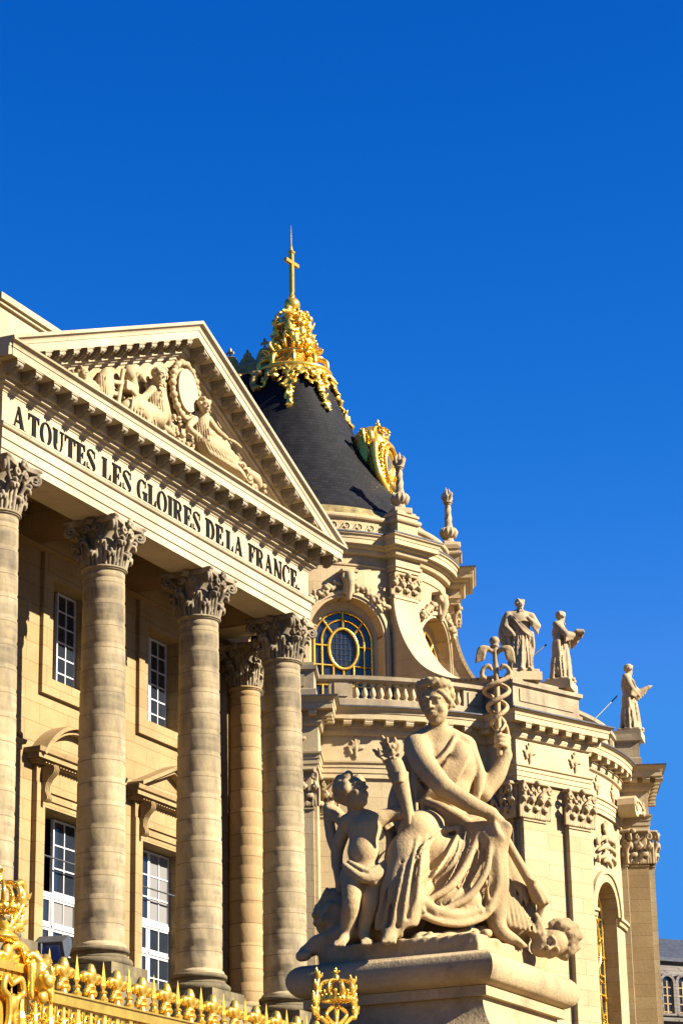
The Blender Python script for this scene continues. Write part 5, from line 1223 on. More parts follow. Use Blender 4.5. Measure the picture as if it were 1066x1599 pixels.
# broad folds fanning down and left from the far knee, creased between
folds = [[(722, 1288, .46), (704, 1322, .64), (676, 1362, .84), (642, 1388, .90)], [(748, 1296, .54), (734, 1338, .68), (704, 1384, .80), (660, 1410, .88)], [(764, 1310, .62), (760, 1356, .70), (732, 1400, .74), (690, 1422, .82)],
         [(776, 1332, .60), (778, 1380, .58), (762, 1420, .60)]]
for q_, fd in enumerate(folds): C(fd, [.022, .036, .040, .020] if len(fd) == 4 else [.02, .03, .025], .035)
for fd, w in (([(712, 1296, .52), (690, 1334, .74), (668, 1366, .88), (650, 1384, .93)], .034), ([(736, 1300, .56), (718, 1338, .70), (692, 1376, .82), (662, 1396, .90)], .042), ([(758, 1316, .66), (748, 1356, .72), (720, 1394, .78), (684, 1412, .86)], .036), ([(744, 1330, .66), (736, 1372, .72), (716, 1398, .76)], .030), ([(768, 1352, .64), (764, 1396, .62), (744, 1418, .66)], .022)):
    C(fd, [w * .5, w * 1.1, w * 1.1, w * .4], .014, cut=True) if len(fd) == 4 else C(fd, [w * .5, w, w * .4], .018, cut=True)
C([(700, 1290, .50), (672, 1310, .82), (652, 1344, .94)], [.012, .022, .014], .02); C([(664, 1304, .84), (640, 1330, .94), (628, 1372, .96)], [.010, .018, .012], .02)
C([(692, 1296, .60), (664, 1320, .90), (646, 1356, .98)], [.012, .02, .010], .014, cut=True)
for q_ in range(4): C([(626 + 5 * q_, 1352 + 7 * q_, .97), (621 + 4 * q_, 1396 + 4 * q_, .97), (617 + 3 * q_, 1440, .97)], [.010, .017, .010], .018)
C([(612, 1372, .92), (610, 1410, .95), (608, 1444, .94)], [.010, .020, .012], .014, cut=True)
for q_ in range(6): C([(650 + 18 * q_, 1402 + 5 * q_ - q_ * q_ * .8, .90 - .05 * q_), (662 + 18 * q_, 1424 + 4 * q_ - q_ * q_ * .8, .91 - .055 * q_)], [.010, .018], .016)
for (a, b) in (((782, 1352, .48), (772, 1402, .48)), ((757, 1372, .62), (764, 1410, .60)), ((785, 1330, .5), (783, 1372, .46))): C([a, b], [.008, .016], .012)
# fine secondary creases on the lap and over the far shin
for q_ in range(5): C([(728 + 7 * q_, 1294 + 5 * q_, .58 + .015 * q_), (720 + 8 * q_, 1330 + 7 * q_, .69 - .01 * q_), (702 + 9 * q_, 1372 + 6 * q_, .76 - .02 * q_), (676 + 12 * q_, 1404 + 4 * q_, .86 - .04 * q_)], [.005, .010, .011, .006], .006)
for q_ in range(4): C([(762 + 6 * q_, 1328 + 6 * q_, .64 - .03 * q_), (764 + 5 * q_, 1372 + 4 * q_, .62 - .03 * q_), (758 + 5 * q_, 1416, .60 - .03 * q_)], [.004, .010, .008], .006)
for q_ in range(4): C([(676 - 6 * q_, 1296 + 3 * q_, .74 + .04 * q_), (662 - 6 * q_, 1318 + 8 * q_, .96), (650 - 6 * q_, 1344 + 10 * q_, 1.0)], [.004, .010, .006], .006)
# roll of cloth over the lap, cloth hanging from the forearm
C([(640, 1272, .18), (668, 1282, .34), (706, 1284, .40), (742, 1290, .44)], [.06, .075, .07, .05], .03); C([(646, 1262, .16), (680, 1272, .30), (720, 1280, .36)], [.04, .05, .04], .02)
C([(660, 1250, .26), (690, 1262, .40), (722, 1280, .46), (738, 1288, .46)], [.03, .05, .05, .03], .02)
C([(652, 1292, .40), (684, 1298, .56), (716, 1292, .52)], [.02, .035, .02], .03)
for q in range(6): C([(652 + 4 * q, 1232 + 3 * q, .20), (650 + 9 * q, 1254 + 4 * q, .28), (650 + 14 * q, 1272 + 2 * q, .36)], [.014, .022, .014], .015)
# bodice: cloth over the far shoulder, gathered folds across the breast
E((718, 1196, .12), (.15, .17, .24), .06); E((700, 1232, .16), (.2, .15, .16), .06)
for q in range(8): C([(733 - 2.5 * q, 1154 + .5 * q, .07), (729 - 5 * q, 1184 + 2 * q, .26 + .004 * q), (712 - 6 * q, 1218 + 2.4 * q, .325), (684 - 4.6 * q, 1246 + 1.4 * q, .27)], [.012, .021, .021, .010], .010)
C([(712, 1146, .10), (700, 1172, .255), (676, 1196, .30), (654, 1206, .22)], [.02, .026, .026, .018], .012)
C([(655, 1214, .2), (676, 1226, .30), (704, 1250, .30)], [.010, .018, .010], .012, cut=True)
for q in range(4): C([(734 + 3 * q, 1164 + 6 * q, .09 - .03 * q), (745 + 2 * q, 1204 + 4 * q, .09), (744 - 2 * q, 1248 + 3 * q, .09)], [.022, .034, .022], .02)
for q in range(3): C([(737 + 3 * q, 1172 + 6 * q, .14 - .03 * q), (747 + 2 * q, 1208 + 4 * q, .14), (744 - q, 1242, .13)], [.008, .018, .012], .012, cut=True)
C([(704, 1143, .02), (728, 1160, .08), (746, 1200, .10), (746, 1246, .10)], [.03, .04, .04, .02], .02)
C([(665, 1176, .22), (680, 1186, .26), (697, 1180, .24)], .014, .02, cut=True)
for q in range(6): C([(646 - q, 1200 + 4 * q, .14), (652, 1222 + 5 * q, .20), (668 + 2 * q, 1238 + 6 * q, .22)], [.012, .02, .012], .014)
# cloak falling behind the arm
E((628, 1262, -.10), (.13, .15, .24), .06); C([(640, 1190, -.06), (626, 1250, -.05), (622, 1310, .05)], [.09, .12, .12], .05)
for q in range(5): C([(640 - 3 * q, 1196, .0), (628 - 3 * q, 1246, .06), (624 - 2 * q, 1300, .2)], [.018, .028, .02], .02)
put('woman', s.mesh('woman'), M['statue'], STA)
# ---------------- child
s = Sdf((-27.05, -19.35, 5.2), (-25.6, -17.85, 7.05), .012)
E((569, 1296, .80), (.155, .125, .15), .05); E((567, 1330, .82), (.145, .125, .17), .07); E((566, 1362, .80), (.155, .125, .11), .05)
C([(543, 1283, .78), (566, 1276, .78), (592, 1279, .78)], [.072, .075, .072], .04); C([(560, 1280, .78), (553, 1262, .80)], [.07, .066], .03)
cf = .66 * np.array(UV) - .52 * np.array(DV) + np.array((0, 0, .36))
KP = head(s, V(550, 1240, .82), cf, .172, seed=8, hair=150, hairr=.20)
s.ell(V(567, 1326, .975), .016, .008, cut=True)
C([(592, 1279, .78), (614, 1272, .76), (637, 1273, .80)], [.075, .066, .056], .03); C([(637, 1273, .80), (634, 1244, .82), (628, 1218, .86)], [.055, .044, .034], .02)
E((627, 1212, .90), (.045, .05, .045), .02)
for q in range(4): C([(635, 1208 + 4.5 * q, .95), (626, 1206 + 4.5 * q, 1.075), (616, 1208 + 4.5 * q, 1.06)], [.019, .019, .015], .006)
C([(541, 1286, .76), (527, 1326, .66), (526, 1352, .66)], [.07, .06, .05], .03); C([(526, 1352, .66), (529, 1378, .72)], [.045, .036], .02)
for q in range(4): C([(526 + 3 * q, 1380, .72), (527 + 3 * q, 1392, .74)], [.016, .012], .006)
C([(549, 1366, .80), (548, 1408, .92), (543, 1440, .86), (541, 1460, .84)], [.105, .082, .072, .048], .04); C([(540, 1462, .84), (534, 1470, .92), (528, 1475, .98)], [.05, .045, .03], .02)
for q in range(5): C([(524 + 3.5 * q, 1472, .97), (522 + 3.6 * q, 1477, 1.01)], [.018, .014], .005)
C([(584, 1366, .78), (578, 1410, .84), (570, 1440, .80), (567, 1458, .80)], [.105, .082, .07, .048], .04); C([(568, 1460, .80), (571, 1468, .88), (574, 1473, .94)], [.05, .045, .03], .02)
for q in range(5): C([(566 + 3.5 * q, 1470, .94), (565 + 3.6 * q, 1475, .98)], [.018, .014], .005)
C([(538, 1352, .90), (566, 1372, .95), (592, 1366, .90), (608, 1346, .78)], [.03, .045, .05, .05], .02); C([(545, 1346, .90), (576, 1362, .94), (604, 1346, .82)], [.02, .03, .03], .012)
for q in range(4): C([(572 + 4 * q, 1374, .94 - .02 * q), (590 + 3 * q, 1380 - 2 * q, .90 - .02 * q), (606 + 2 * q, 1362 - 4 * q, .80)], [.016, .024, .02], .012)
for q in range(5): C([(604 + 3 * q, 1345, .74 - .03 * q), (608 + 2 * q, 1310, .66 - .04 * q), (598 + 3 * q, 1288, .62)], [.03, .035, .025], .02)
CHI = put('child', s.mesh('child'), M['statue'], STA)
s = Sdf((-26.75, -18.75, 5.8), (-25.6, -17.7, 7.0), .013)
for q in range(8): t = q / 7; C([(536 - 6 * t, 1290 - 10 * t, .60), (524 - 12 * t, 1270 - 6 * t, .52), (510 + 6 * t, 1262 + 20 * t, .46 + .06 * t), (514 + 12 * t, 1310 + 22 * t, .46 + .08 * t), (524 + 6 * t, 1340 + 16 * t, .50 + .06 * t)], [.034, .040, .034, .030, .012], .006)
C([(545, 1296, .66), (526, 1272, .54), (512, 1262, .46)], [.06, .06, .045], .02)
put('wing', s.mesh('wing'), M['statue'], CHI)
# bouquet held up by the child
s = Sdf((-26.9, -19.5, 6.3), (-26.0, -18.6, 7.3), .012)
C([(638, 1286, .99), (634, 1256, 1.0), (624, 1218, .98), (616, 1196, .97)], [.018, .052, .082, .085], .02)
for (x1_, y1_, n_, L_) in ((601, 1162, 13, .052), (617, 1166, 11, .050), (591, 1178, 9, .046), (609, 1172, 9, .048)):
    x0_, y0_ = 619, 1204; C([(x0_, y0_, .98), ((x0_ + x1_) / 2 + 3, (y0_ + y1_) / 2, 1.0), (x1_, y1_, 1.0)], [.026, .016, .010], .006)
    ax_ = np.array(V(x1_, y1_, 1.0)) - np.array(V(x0_, y0_, .98)); ax_ /= np.linalg.norm(ax_)
    for q in range(n_):
        t = .15 + .85 * q / (n_ - 1); c_ = np.array(V(x0_ + (x1_ - x0_) * t, y0_ + (y1_ - y0_) * t, .99)); sd = (1 if q % 2 else -1) * (0 if q == n_ - 1 else 1)
        d_ = ax_ * 1.0 + np.array(UV) * sd * .55 - np.array(DV) * g_.normal() * .5; d_ /= np.linalg.norm(d_)
        s.ell(tuple(c_ + d_ * L_ * .8), (L_, L_ * .40, .017), .003, rot=basis(d_, up=tuple(-np.array(DV))))
for q in range(7): C([(618 + 4 * (q - 3), 1210, 1.0), (628 + 2 * (q - 3), 1236, 1.01), (635 + (q - 3) * .5, 1268, .99)], [.014, .018, .008], .006)
put('bouquet', s.mesh('bouquet'), M['statue'], STA)
# winged staff with two snakes
s = Sdf((-26.1, -20.5, 7.0), (-25.0, -19.2, 8.45), .011); vs = -.04
C([(780, 1178, vs), (776, 1090, vs), (772, 1008, vs)], [.029, .029, .026], .01, sub=1); E((771.5, 1001, vs), (.05, .05, .045), .015); E((772, 1009, vs), (.045, .045, .018), .01)
for sg in (-1, 1):
    pts = []
    for q in range(33):
        t = q / 32; y = 1142 - 78 * t; am = (.05 + .085 * t) * 164; ph = 2 * math.pi * 1.5 * t + (0 if sg > 0 else math.pi)
        pts.append((778.5 - 4.5 * t + am * math.sin(ph + .3) * (1 if t < .97 else .9), y, vs + .07 * math.cos(ph + .3)))
    e = pts[-1]; sd = 1 if e[0] > 774 else -1
    pts += [(774 + sd * 22, 1056, vs + .02), (774 + sd * 19, 1044, vs + .03), (774 + sd * 11, 1040, vs + .03), (774 + sd * 7, 1046, vs + .03)]
    C(pts, [.014 + .009 * min(1, q / 12) for q in range(33)] + [.023, .022, .024, .015], .005, sub=2)
    for q in range(7):
        t = q / 6; C([(773 + sg * 3, 1020 - 2 * t, vs), (773 + sg * (12 + 3 * t), 1012 + 2 * t, vs + .02), (773 + sg * (25 - 8 * t), 1013 + 8 * t, vs + .03), (773 + sg * (31 - 13 * t), 1036 - 5 * t, vs + .02)], [.018, .022, .017, .007], .003)
put('winged_staff', s.mesh('winged_staff'), M['statue'], STA)
# torch reversed, hide and mask at the right
s = Sdf((-26.4, -20.6, 5.5), (-25.2, -19.5, 6.5), .012)
C([(770, 1272, .60), (800, 1330, .46), (834, 1388, .32)], [.040, .042, .052], .01)
for q in range(9): a = 2 * math.pi * q / 9; C([(826 + 3 * math.cos(a), 1372, .36 + .03 * math.sin(a)), (838 + 9 * math.cos(a), 1394, .30 + .05 * math.sin(a)), (845 + 11 * math.cos(a), 1406 + 3 * math.sin(a), .28 + .06 * math.sin(a))], [.02, .030, .026], .008)
C([(822, 1370, .37), (832, 1376, .40), (838, 1372, .34)], .02, .01); E((846, 1408, .28), (.07, .07, .05), .02)
for q in range(5): C([(842 + 2 * q, 1410, .26), (838 + 1.2 * q, 1432, .22), (832 + 1.0 * q, 1452, .20)], [.02, .016, .010], .008)
put('torch', s.mesh('torch'), M['statue'], STA)
s = Sdf((-26.35, -20.75, 5.0), (-24.6, -19.3, 6.5), .014)
E((808, 1418, .06), (.17, .26, .40), .08); E((792, 1384, .0), (.17, .3, .36), .08); E((784, 1440, .12), (.26, .30, .22), .08)
for q in range(8): C([(786 + 5 * q, 1350 + 9 * q, .30 - .02 * q), (790 + 7 * q, 1398 + 5 * q, .36 - .015 * q), (796 + 7.5 * q, 1446 + 2 * q, .38 - .01 * q)], [.014, .026, .02], .016)
for q in range(7): C([(789 + 5 * q, 1358 + 9 * q, .34 - .02 * q), (794 + 7 * q, 1402 + 5 * q, .39 - .015 * q), (800 + 7.5 * q, 1446 + 2 * q, .41 - .01 * q)], [.008, .018, .014], .010, cut=True)
for q in range(7): C([(792 + 4 * q, 1336 + 8 * q, .12 - .01 * q), (802 + 5 * q, 1392 + 4 * q, .22 - .01 * q), (812 + 5 * q, 1450 + 3 * q, .28 - .01 * q)], [.022, .032, .02], .02)
for q in range(4): C([(797 + 8 * q, 1350 + 12 * q, .20), (806 + 8 * q, 1404 + 8 * q, .27), (816 + 7 * q, 1452, .32)], [.014, .022, .014], .02, cut=True)
C([(782, 1338, .1), (800, 1338, .12), (812, 1352, .1)], [.05, .04, .03], .02)
mf = -.80 * np.array(DV) + .10 * np.array(UV) + np.array((0, 0, -.30)); mup = .72 * np.array(UV) + np.array((0, 0, .42)) * .55
MP = head(s, V(856, 1474, .20), mf, .185, up=tuple(mup), seed=12, hair=0)
for q in range(60):
    a = g_.random() * 6.28; r = .85 + .35 * g_.random(); s.chain([MP(-.1 + .3 * g_.random(), .8 * r * math.cos(a), .35 + .85 * r * abs(math.sin(a))), MP(-.1, .9 * r * math.cos(a + .2), .55 + 1.0 * r * abs(math.sin(a + .2)))], [.032, .022], .01)
C([(832, 1452, .24), (842, 1464, .24)], [.06, .07], .03)
put('hide_and_mask', s.mesh('hide_and_mask'), M['statue'], STA)
# rock, plinth, attributes strewn on it
s = Sdf((-27.0, -20.25, 5.08), (-24.3, -17.6, 6.1), .017)
s.rbox((-25.72, -19.06, 5.18), (.84, .78, .08), .015, .01)
for (x_, y_, w_) in ((512, 1410, .10), (522, 1424, .14), (506, 1432, .09), (530, 1412, .12), (520, 1440, .13)): s.rbox(V(x_, y_, .36 + g_.normal() * .03), (w_, w_ * .8, w_ * .7), .012, .015, rot=basis(g_.normal(size=3)))
E((530, 1440, .30), (.2, .25, .3), .05); E((600, 1420, .30), (.4, .35, .42), .06)
C([(475, 1488, .50), (492, 1478, .52), (520, 1468, .50)], [.05, .085, .10], .03); C([(470, 1494, .55), (480, 1494, .58)], [.05, .04], .02); E((560, 1460, .40), (.3, .3, .12), .05)
for q in range(16): E((648 + g_.random() * 46, 1474 - g_.random() * 12, .95 - g_.random() * .25), (.045, .05, .035), .012)
C([(642, 1474, .92), (655, 1462, .86), (690, 1462, .74), (676, 1474, .84), (650, 1476, .92)], .025, .01)
for q in range(9): C([(690 + 6 * q, 1470 - 1.2 * q, .78 - .04 * q), (700 + 7 * q, 1460 - q, .70 - .04 * q), (716 + 6 * q, 1466 - 1.5 * q, .66 - .04 * q)], [.03, .04, .02], .012)
for q in range(14): E((700 + g_.random() * 60, 1466 - g_.random() * 8, .62 - g_.random() * .2), (.05, .05, .04), .015)
s.wobble(.007, 22, 9)
put('rock', s.mesh('rock'), M['statue'], STA)
# ================================================================ three robed statues on the chapel balustrade
def robed(seed, head_yaw, arms, lean=0.0, beard=True, turn=0.0):
    """standing figure facing -y, feet at z=0, 2.85 high"""
    s = Sdf((-1.3, -1.3, -.05), (1.3, 1.0, 3.0), .028); g_ = np.random.default_rng(seed)
    S = lambda p: (p[0] + lean * p[2], p[1], p[2])
    def C(pts, r, k=.04, **kw): s.chain([S(p) for p in pts], r, k, **kw)
    s.ell(S((-.08, 0.0, .55)), (.44, .36, .72), .1); s.ell(S((.05, -.02, 1.25)), (.40, .31, .62), .12); s.ell(S((0, 0, 1.95)), (.40, .28, .44), .1)
    C([(-.42, .02, 2.22), (0, .02, 2.30), (.42, .02, 2.22)], [.14, .16, .14], .08)
    C([(0, 0, 2.3), (0, -.04, 2.48)], [.12, .11], .05)
    f = (math.sin(head_yaw), -math.cos(head_yaw), -.10)
    head(s, S((0, -.06, 2.62)), f, .205, seed=seed, hair=130, beard=beard, hairr=.20)
    for side, pts in arms.items():
        C([pts[0], pts[1]], [.15, .13], .05); C([pts[1], pts[2]], [.13, .085], .04)
        s.ell(S(pts[2]), .075, .02)
        d = np.array(pts[2]) - np.array(pts[1]); d /= np.linalg.norm(d)
        for q in range(4): b_ = np.array(pts[2]) + np.array((.025 * (q - 1.5), 0, .02 * (q - 1.5))); C([tuple(b_), tuple(b_ + d * .10), tuple(b_ + d * .15 + np.array((0, 0, -.03)))], [.026, .022, .018], .008)
        for q in range(4):    # hanging sleeve
            t = q / 3; b_ = np.array(pts[1]) * (1 - t * .6) + np.array(pts[2]) * t * .6; C([tuple(b_), tuple(b_ + np.array((0, .02, -.28 + .1 * t)))], [.10, .05], .04)
    for i in range(20):          # folds of the skirt
        a = -math.pi * 1.1 + math.pi * 1.2 * i / 19 + g_.normal() * .05; c_, s_ = math.cos(a), math.sin(a)
        tw = .25 * g_.normal()
        C([(.30 * c_, .26 * s_, 1.55), (.40 * math.cos(a + tw * .5) - .03, .36 * math.sin(a + tw * .5), .9), (.46 * math.cos(a + tw) - .06, .42 * math.sin(a + tw), .06)], [.03, .055, .07], .03)
    for i in range(17):
        a = -math.pi * 1.05 + math.pi * 1.12 * i / 16 + g_.normal() * .04; tw = .2 * g_.normal()
        C([(.34 * math.cos(a), .30 * math.sin(a), 1.45), (.45 * math.cos(a + tw * .5) - .03, .41 * math.sin(a + tw * .5), .85), (.52 * math.cos(a + tw) - .06, .48 * math.sin(a + tw), .12)], [.02, .05, .06], .012, cut=True)
    for i in range(6):           # cloak drawn diagonally across
        t = i / 5; C([(-.40 + .02 * i, -.20 - .02 * i, 2.15 - .10 * t), (.0, -.36, 1.72 - .16 * t), (.40, -.22, 1.45 - .10 * t)], [.045, .055, .045], .02)
    for i in range(5):
        t = (i + .5) / 5; C([(-.40 + .02 * i, -.26 - .02 * i, 2.15 - .10 * t), (.0, -.43, 1.72 - .16 * t), (.40, -.28, 1.45 - .10 * t)], [.02, .04, .03], .012, cut=True)
    for i in range(5): C([(.38, -.2 + .06 * i, 1.5), (.43, -.18 + .07 * i, 1.0), (.36, -.16 + .07 * i, .55)], [.07, .06, .03], .03)
    for i in range(5): C([(-.44 + .02 * i, -.12, 2.1), (-.48, -.06 + .04 * i, 1.5), (-.40, -.1 + .07 * i, .8)], [.06, .08, .04], .03)
    C([(-.14, -.34, .08), (-.16, -.52, .05)], [.10, .075], .03); C([(.16, -.30, .08), (.20, -.48, .05)], [.10, .075], .03)
    s.rbox((0, 0, -.0), (.52, .44, .05), .02, .02)
    return s
def statue(label, loc, rz, s, rod):
    t = thing('statue', label, 'statue', loc, 'robed stone statues on the chapel balustrade', rz)
    o = put('figure', s.mesh('figure'), M['statue_grey'], t); o.matrix_parent_inverse = Matrix.Identity(4)
    m_ = MB(); m_.box(-.62, .62, -.5, .62, -.36, -.045); p = m_.build('plinth', M['chapeltrim'], t); p.matrix_parent_inverse = Matrix.Identity(4)
    m_ = MB(); m_.tube(rod, .03, 8); p = m_.build('support_rod', M['iron'], t); p.matrix_parent_inverse = Matrix.Identity(4)
    return t
a22 = rad(-22.5)
fa = robed(1, .25, {'r': [(-.45, 0, 2.2), (-.60, -.10, 1.72), (-.42, -.36, 1.42)], 'l': [(.45, 0, 2.2), (.60, -.18, 1.80), (.22, -.42, 2.0)]})
fa.chain([(-.5, .1, 2.1), (-.66, .12, 1.5), (-.55, .15, .9)], [.16, .16, .08], .06)
statue('bearded robed stone statue clutching its cloak to the chest, nearest the chapel window', CH + Vector(pol(-22.5, 13.75, 25.86, -.95)), rad(-52), fa, [(.15, .5, 1.2), (1.2, 1.9, .1)])
fb = robed(2, 1.0, {'r': [(-.42, 0, 2.2), (-.44, -.34, 1.80), (.10, -.62, 1.86)], 'l': [(.42, 0, 2.2), (.54, -.36, 1.78), (.28, -.74, 1.86)]}, lean=.10)
fb.rbox((.36, -.72, 1.95), (.24, .17, .03), .02, .01, rot=rotz(.3)); fb.rbox((.30, -.70, 2.0), (.20, .14, .03), .02, .01, rot=rotz(.5))
statue('bearded robed stone statue holding an open book out in front, second from the chapel window', CH + Vector(pol(-22.5, 13.75, 25.84, 1.12)), rad(8), fb, [(-.3, .42, 1.45), (-1.5, 1.4, .2)])
fc = robed(3, .9, {'r': [(-.42, 0, 2.2), (-.56, -.2, 1.72), (-.10, -.42, 1.50)], 'l': [(.42, 0, 2.2), (.62, -.34, 1.78), (.72, -.78, 2.02)]}, lean=.03)
statue('bearded robed stone statue with one arm held out, alone on the farthest pier', CH + Vector(pol(22.5, 13.55, 25.88, -.7)), rad(12), fc, [(-.25, .4, 1.5), (-1.5, 1.3, .2)])
# ================================================================ gilded railing in front
FY = -19.0; X0F, X1F = -33.6, -28.05; PITCH = 0.3645
FEN = thing('railing', 'gilded wrought iron railing topped with spearheads and fleurs de lis', 'railing', (-30.8, FY, 0))
def fput(name, me, loc, parent=FEN, scale=None, rz=0): return put(name, me, M['gold'], parent, loc=loc, scale=scale, rz=rz)
m_ = MB(); m_.box(X0F, X1F, FY - .035, FY + .035, 4.045, 4.115); m_.box(X0F, X1F, FY - .05, FY + .05, 4.1155, 4.128); m_.build('top_rail', M['gold'], FEN)
m_ = MB(); m_.box(X0F, X1F, FY - .035, FY + .035, 3.72, 3.77); m_.build('middle_rail', M['gold'], FEN)
m_ = MB(); m_.box(X0F, X1F, FY - .035, FY + .035, .35, .42); m_.build('bottom_rail', M['gold'], FEN)
m_ = MB(); m_.box(X0F - .1, X1F + .1, FY - .25, FY + .25, 0, .34); m_.build('stone_curb', M['pedestal'], FEN)
# spearhead: four-sided blade on a knop
m_ = MB(); m_.lathe([(.022, 0), (.035, .005), (.040, .025), (.025, .045), (.024, .06), (.034, .07), (.024, .085)], 12)
m_.add([(-.046, 0, .12), (0, -.024, .12), (.046, 0, .12), (0, .024, .12), (0, 0, .30), (0, 0, .07)], [(0, 1, 4), (1, 2, 4), (2, 3, 4), (3, 0, 4), (1, 0, 5), (2, 1, 5), (3, 2, 5), (0, 3, 5)])
SPM = m_.mesh('spearhead')
# fleur-de-lis
s = Sdf((-.13, -.06, -.02), (.13, .06, .30), .006)
s.chain([(0, 0, 0), (0, 0, .05)], [.03, .022], .006); s.ell((0, 0, .055), (.045, .03, .014), .006); s.ell((0, 0, .10), (.05, .03, .018), .006)
s.ell((0, 0, .20), (.042, .034, .075), .01); s.ell((0, 0, .262), (.020, .02, .02), .01)
for sg in (-1, 1):
    s.chain([(0, 0, .11), (sg * .035, 0, .16), (sg * .075, 0, .185), (sg * .092, 0, .165), (sg * .085, -.0, .14)], [.020, .028, .030, .024, .016], .008)
    s.chain([(sg * .015, 0, .09), (sg * .05, 0, .06), (sg * .055, 0, .04)], [.02, .02, .014], .006)
FLM = s.mesh('fleur_de_lis')
# scroll panel motif between two bars: pair of C scrolls
m_ = MB()
for sg in (-1, 1):
    for zz, up in ((3.965, 1), (3.865, -1)):
        m_.tube([(sg * (.055 - .040 * (1 - q / 14) * math.cos(rad(38 * q))), 0, zz + up * .052 * (1 - q / 14) * math.sin(rad(38 * q))) for q in range(11)], .011, 6)
    m_.tube([(sg * .012, 0, 4.04), (sg * .02, 0, 3.92), (sg * .012, 0, 3.77)], .010, 6)
m_.lathe([(.02, 3.90), (.035, 3.915), (.02, 3.93)], 8)
SCM = m_.mesh('scroll', auto=60)
m_ = MB(); m_.box(-.022, .022, -.022, .022, .42, 3.719); m_.box(-.022, .022, -.022, .022, 3.771, 4.044); m_.lathe([(.024, 3.78), (.045, 3.80), (.045, 3.90), (.034, 3.94), (.03, 4.02)], 8); BRM = m_.mesh('bar')
n = int((X1F - X0F) / PITCH)
for i in range(n + 1):
    x = -32.315 + PITCH * (i - 3)
    if x > X1F - .05 or x < X0F: continue
    fput('bar', BRM, (x, FY, 0)); fput('spearhead', SPM, (x, FY, 4.127), rz=.25)
    fput('bar', BRM, (x + PITCH / 2, FY, 0), scale=(.7, .7, 1)); fput('fleur_de_lis', FLM, (x + PITCH / 2, FY, 4.126), scale=(1.15, 1.25, .92))
    fput('scroll', SCM, (x + PITCH * .25, FY, 0)); fput('scroll', SCM, (x + PITCH * .75, FY, 0))
def crown_sdf(s, c, R, k=.008):
    cx, cy, cz = c
    for i in range(20): a = 2 * math.pi * i / 20; s.ell((cx + R * .80 * math.cos(a), cy + R * .80 * math.sin(a), cz), R * .13, k)
    s.chain([(cx + R * .78 * math.cos(2 * math.pi * i / 24), cy + R * .78 * math.sin(2 * math.pi * i / 24), cz + R * .14) for i in range(25)], R * .08, k, sub=1)
    for i in range(8):
        a = 2 * math.pi * i / 8; c_, s_ = math.cos(a), math.sin(a)
        s.chain([(cx + R * .80 * c_, cy + R * .80 * s_, cz + .1 * R), (cx + R * 1.05 * c_, cy + R * 1.05 * s_, cz + .55 * R), (cx + R * .8 * c_, cy + R * .8 * s_, cz + 1.0 * R), (cx + R * .12 * c_, cy + R * .12 * s_, cz + 1.12 * R)], [R * .09, R * .10, R * .08, R * .07], k)
        for q in range(4): t = .2 + .25 * q; s.ell((cx + R * (.92 + .10 * math.sin(t * 3)) * c_, cy + R * (.92 + .10 * math.sin(t * 3)) * s_, cz + (.2 + .6 * t) * R), R * .10, k)
        a += math.pi / 8; c_, s_ = math.cos(a), math.sin(a); s.chain([(cx + R * .85 * c_, cy + R * .85 * s_, cz + .1 * R), (cx + R * .95 * c_, cy + R * .95 * s_, cz + .42 * R)], [R * .07, R * .12], k)
    s.ell((cx, cy, cz + 1.28 * R), R * .19, k); s.chain([(cx, cy, cz + 1.4 * R), (cx, cy, cz + 1.78 * R)], R * .07, k); s.chain([(cx - .2 * R, cy, cz + 1.6 * R), (cx + .2 * R, cy, cz + 1.6 * R)], R * .07, k)
    s.chain([(cx - .0 * R, cy - .2 * R, cz + 1.6 * R), (cx, cy + .2 * R, cz + 1.6 * R)], R * .07, k)
def leaf(s, pts, w, n=5, k=.008):
    """acanthus-like blade: a spine with lobes to either side in the x-z plane"""
    P = np.array(pts, float)
    s.chain(pts, [w * .5] * (len(pts) - 1) + [w * .25], k)
    for i in range(1, len(P)):
        d = P[i] - P[i - 1]; d /= np.linalg.norm(d); nn = np.array((-d[2], 0, d[0]))
        for sg in (-1, 1):
            for t in (.35, .8):
                q = P[i - 1] + (P[i] - P[i - 1]) * t; s.chain([tuple(q), tuple(q + nn * sg * w * 1.0 + d * w * .7), tuple(q + nn * sg * w * 1.3 + d * w * 1.5)], [w * .38, w * .34, w * .14], k)
# crown with palm supports at the end next to the pedestal
ORN = thing('crown_ornament', 'gilded openwork crown on crossed scrolls at the railing end in front of the pedestal', 'gate ornament', (-27.98, FY - .55, 4.0))
ox, oy_ = -28.42, FY - .0
def on_f(px, py): p = at(px, py, (0, 1, 0), (0, FY, 0)); return (p.x, FY, p.z)
ctr = on_f(525, 1562)
s = Sdf((ctr[0] - .5, FY - .25, 4.05), (ctr[0] + .5, FY + .25, 5.05), .0075)
crown_sdf(s, (ctr[0], FY, ctr[2]), .150)
for sg, x in ((-1, 496), (1, 553)):
    b = on_f(x, 1590); m1 = on_f(x + sg * 1 - 2, 1560); t_ = on_f(x - sg * 2, 1530 if sg > 0 else 1518)
    leaf(s, [b, ((b[0] + m1[0]) / 2 + sg * .03, FY, (b[2] + m1[2]) / 2), m1, t_], .045)
for sg in (-1, 1):
    s.chain([on_f(525 + sg * 4, 1572), on_f(525 + sg * 16, 1585), on_f(525 + sg * 4, 1600), on_f(525 - sg * 14, 1612)], .017, .006); s.chain([on_f(525 + sg * 2, 1574), on_f(525, 1612)], .014, .006)
    s.chain([on_f(525 + sg * 24, 1590), on_f(525 + sg * 14, 1600), on_f(525 + sg * 10, 1615)], .02, .006)
put('crown', s.mesh('crown'), M['gold'], ORN)
m_ = MB(); m_.box(ctr[0] - .03, ctr[0] + .03, FY - .03, FY + .03, 0.2, 4.22); m_.build('post', M['gold'], ORN)
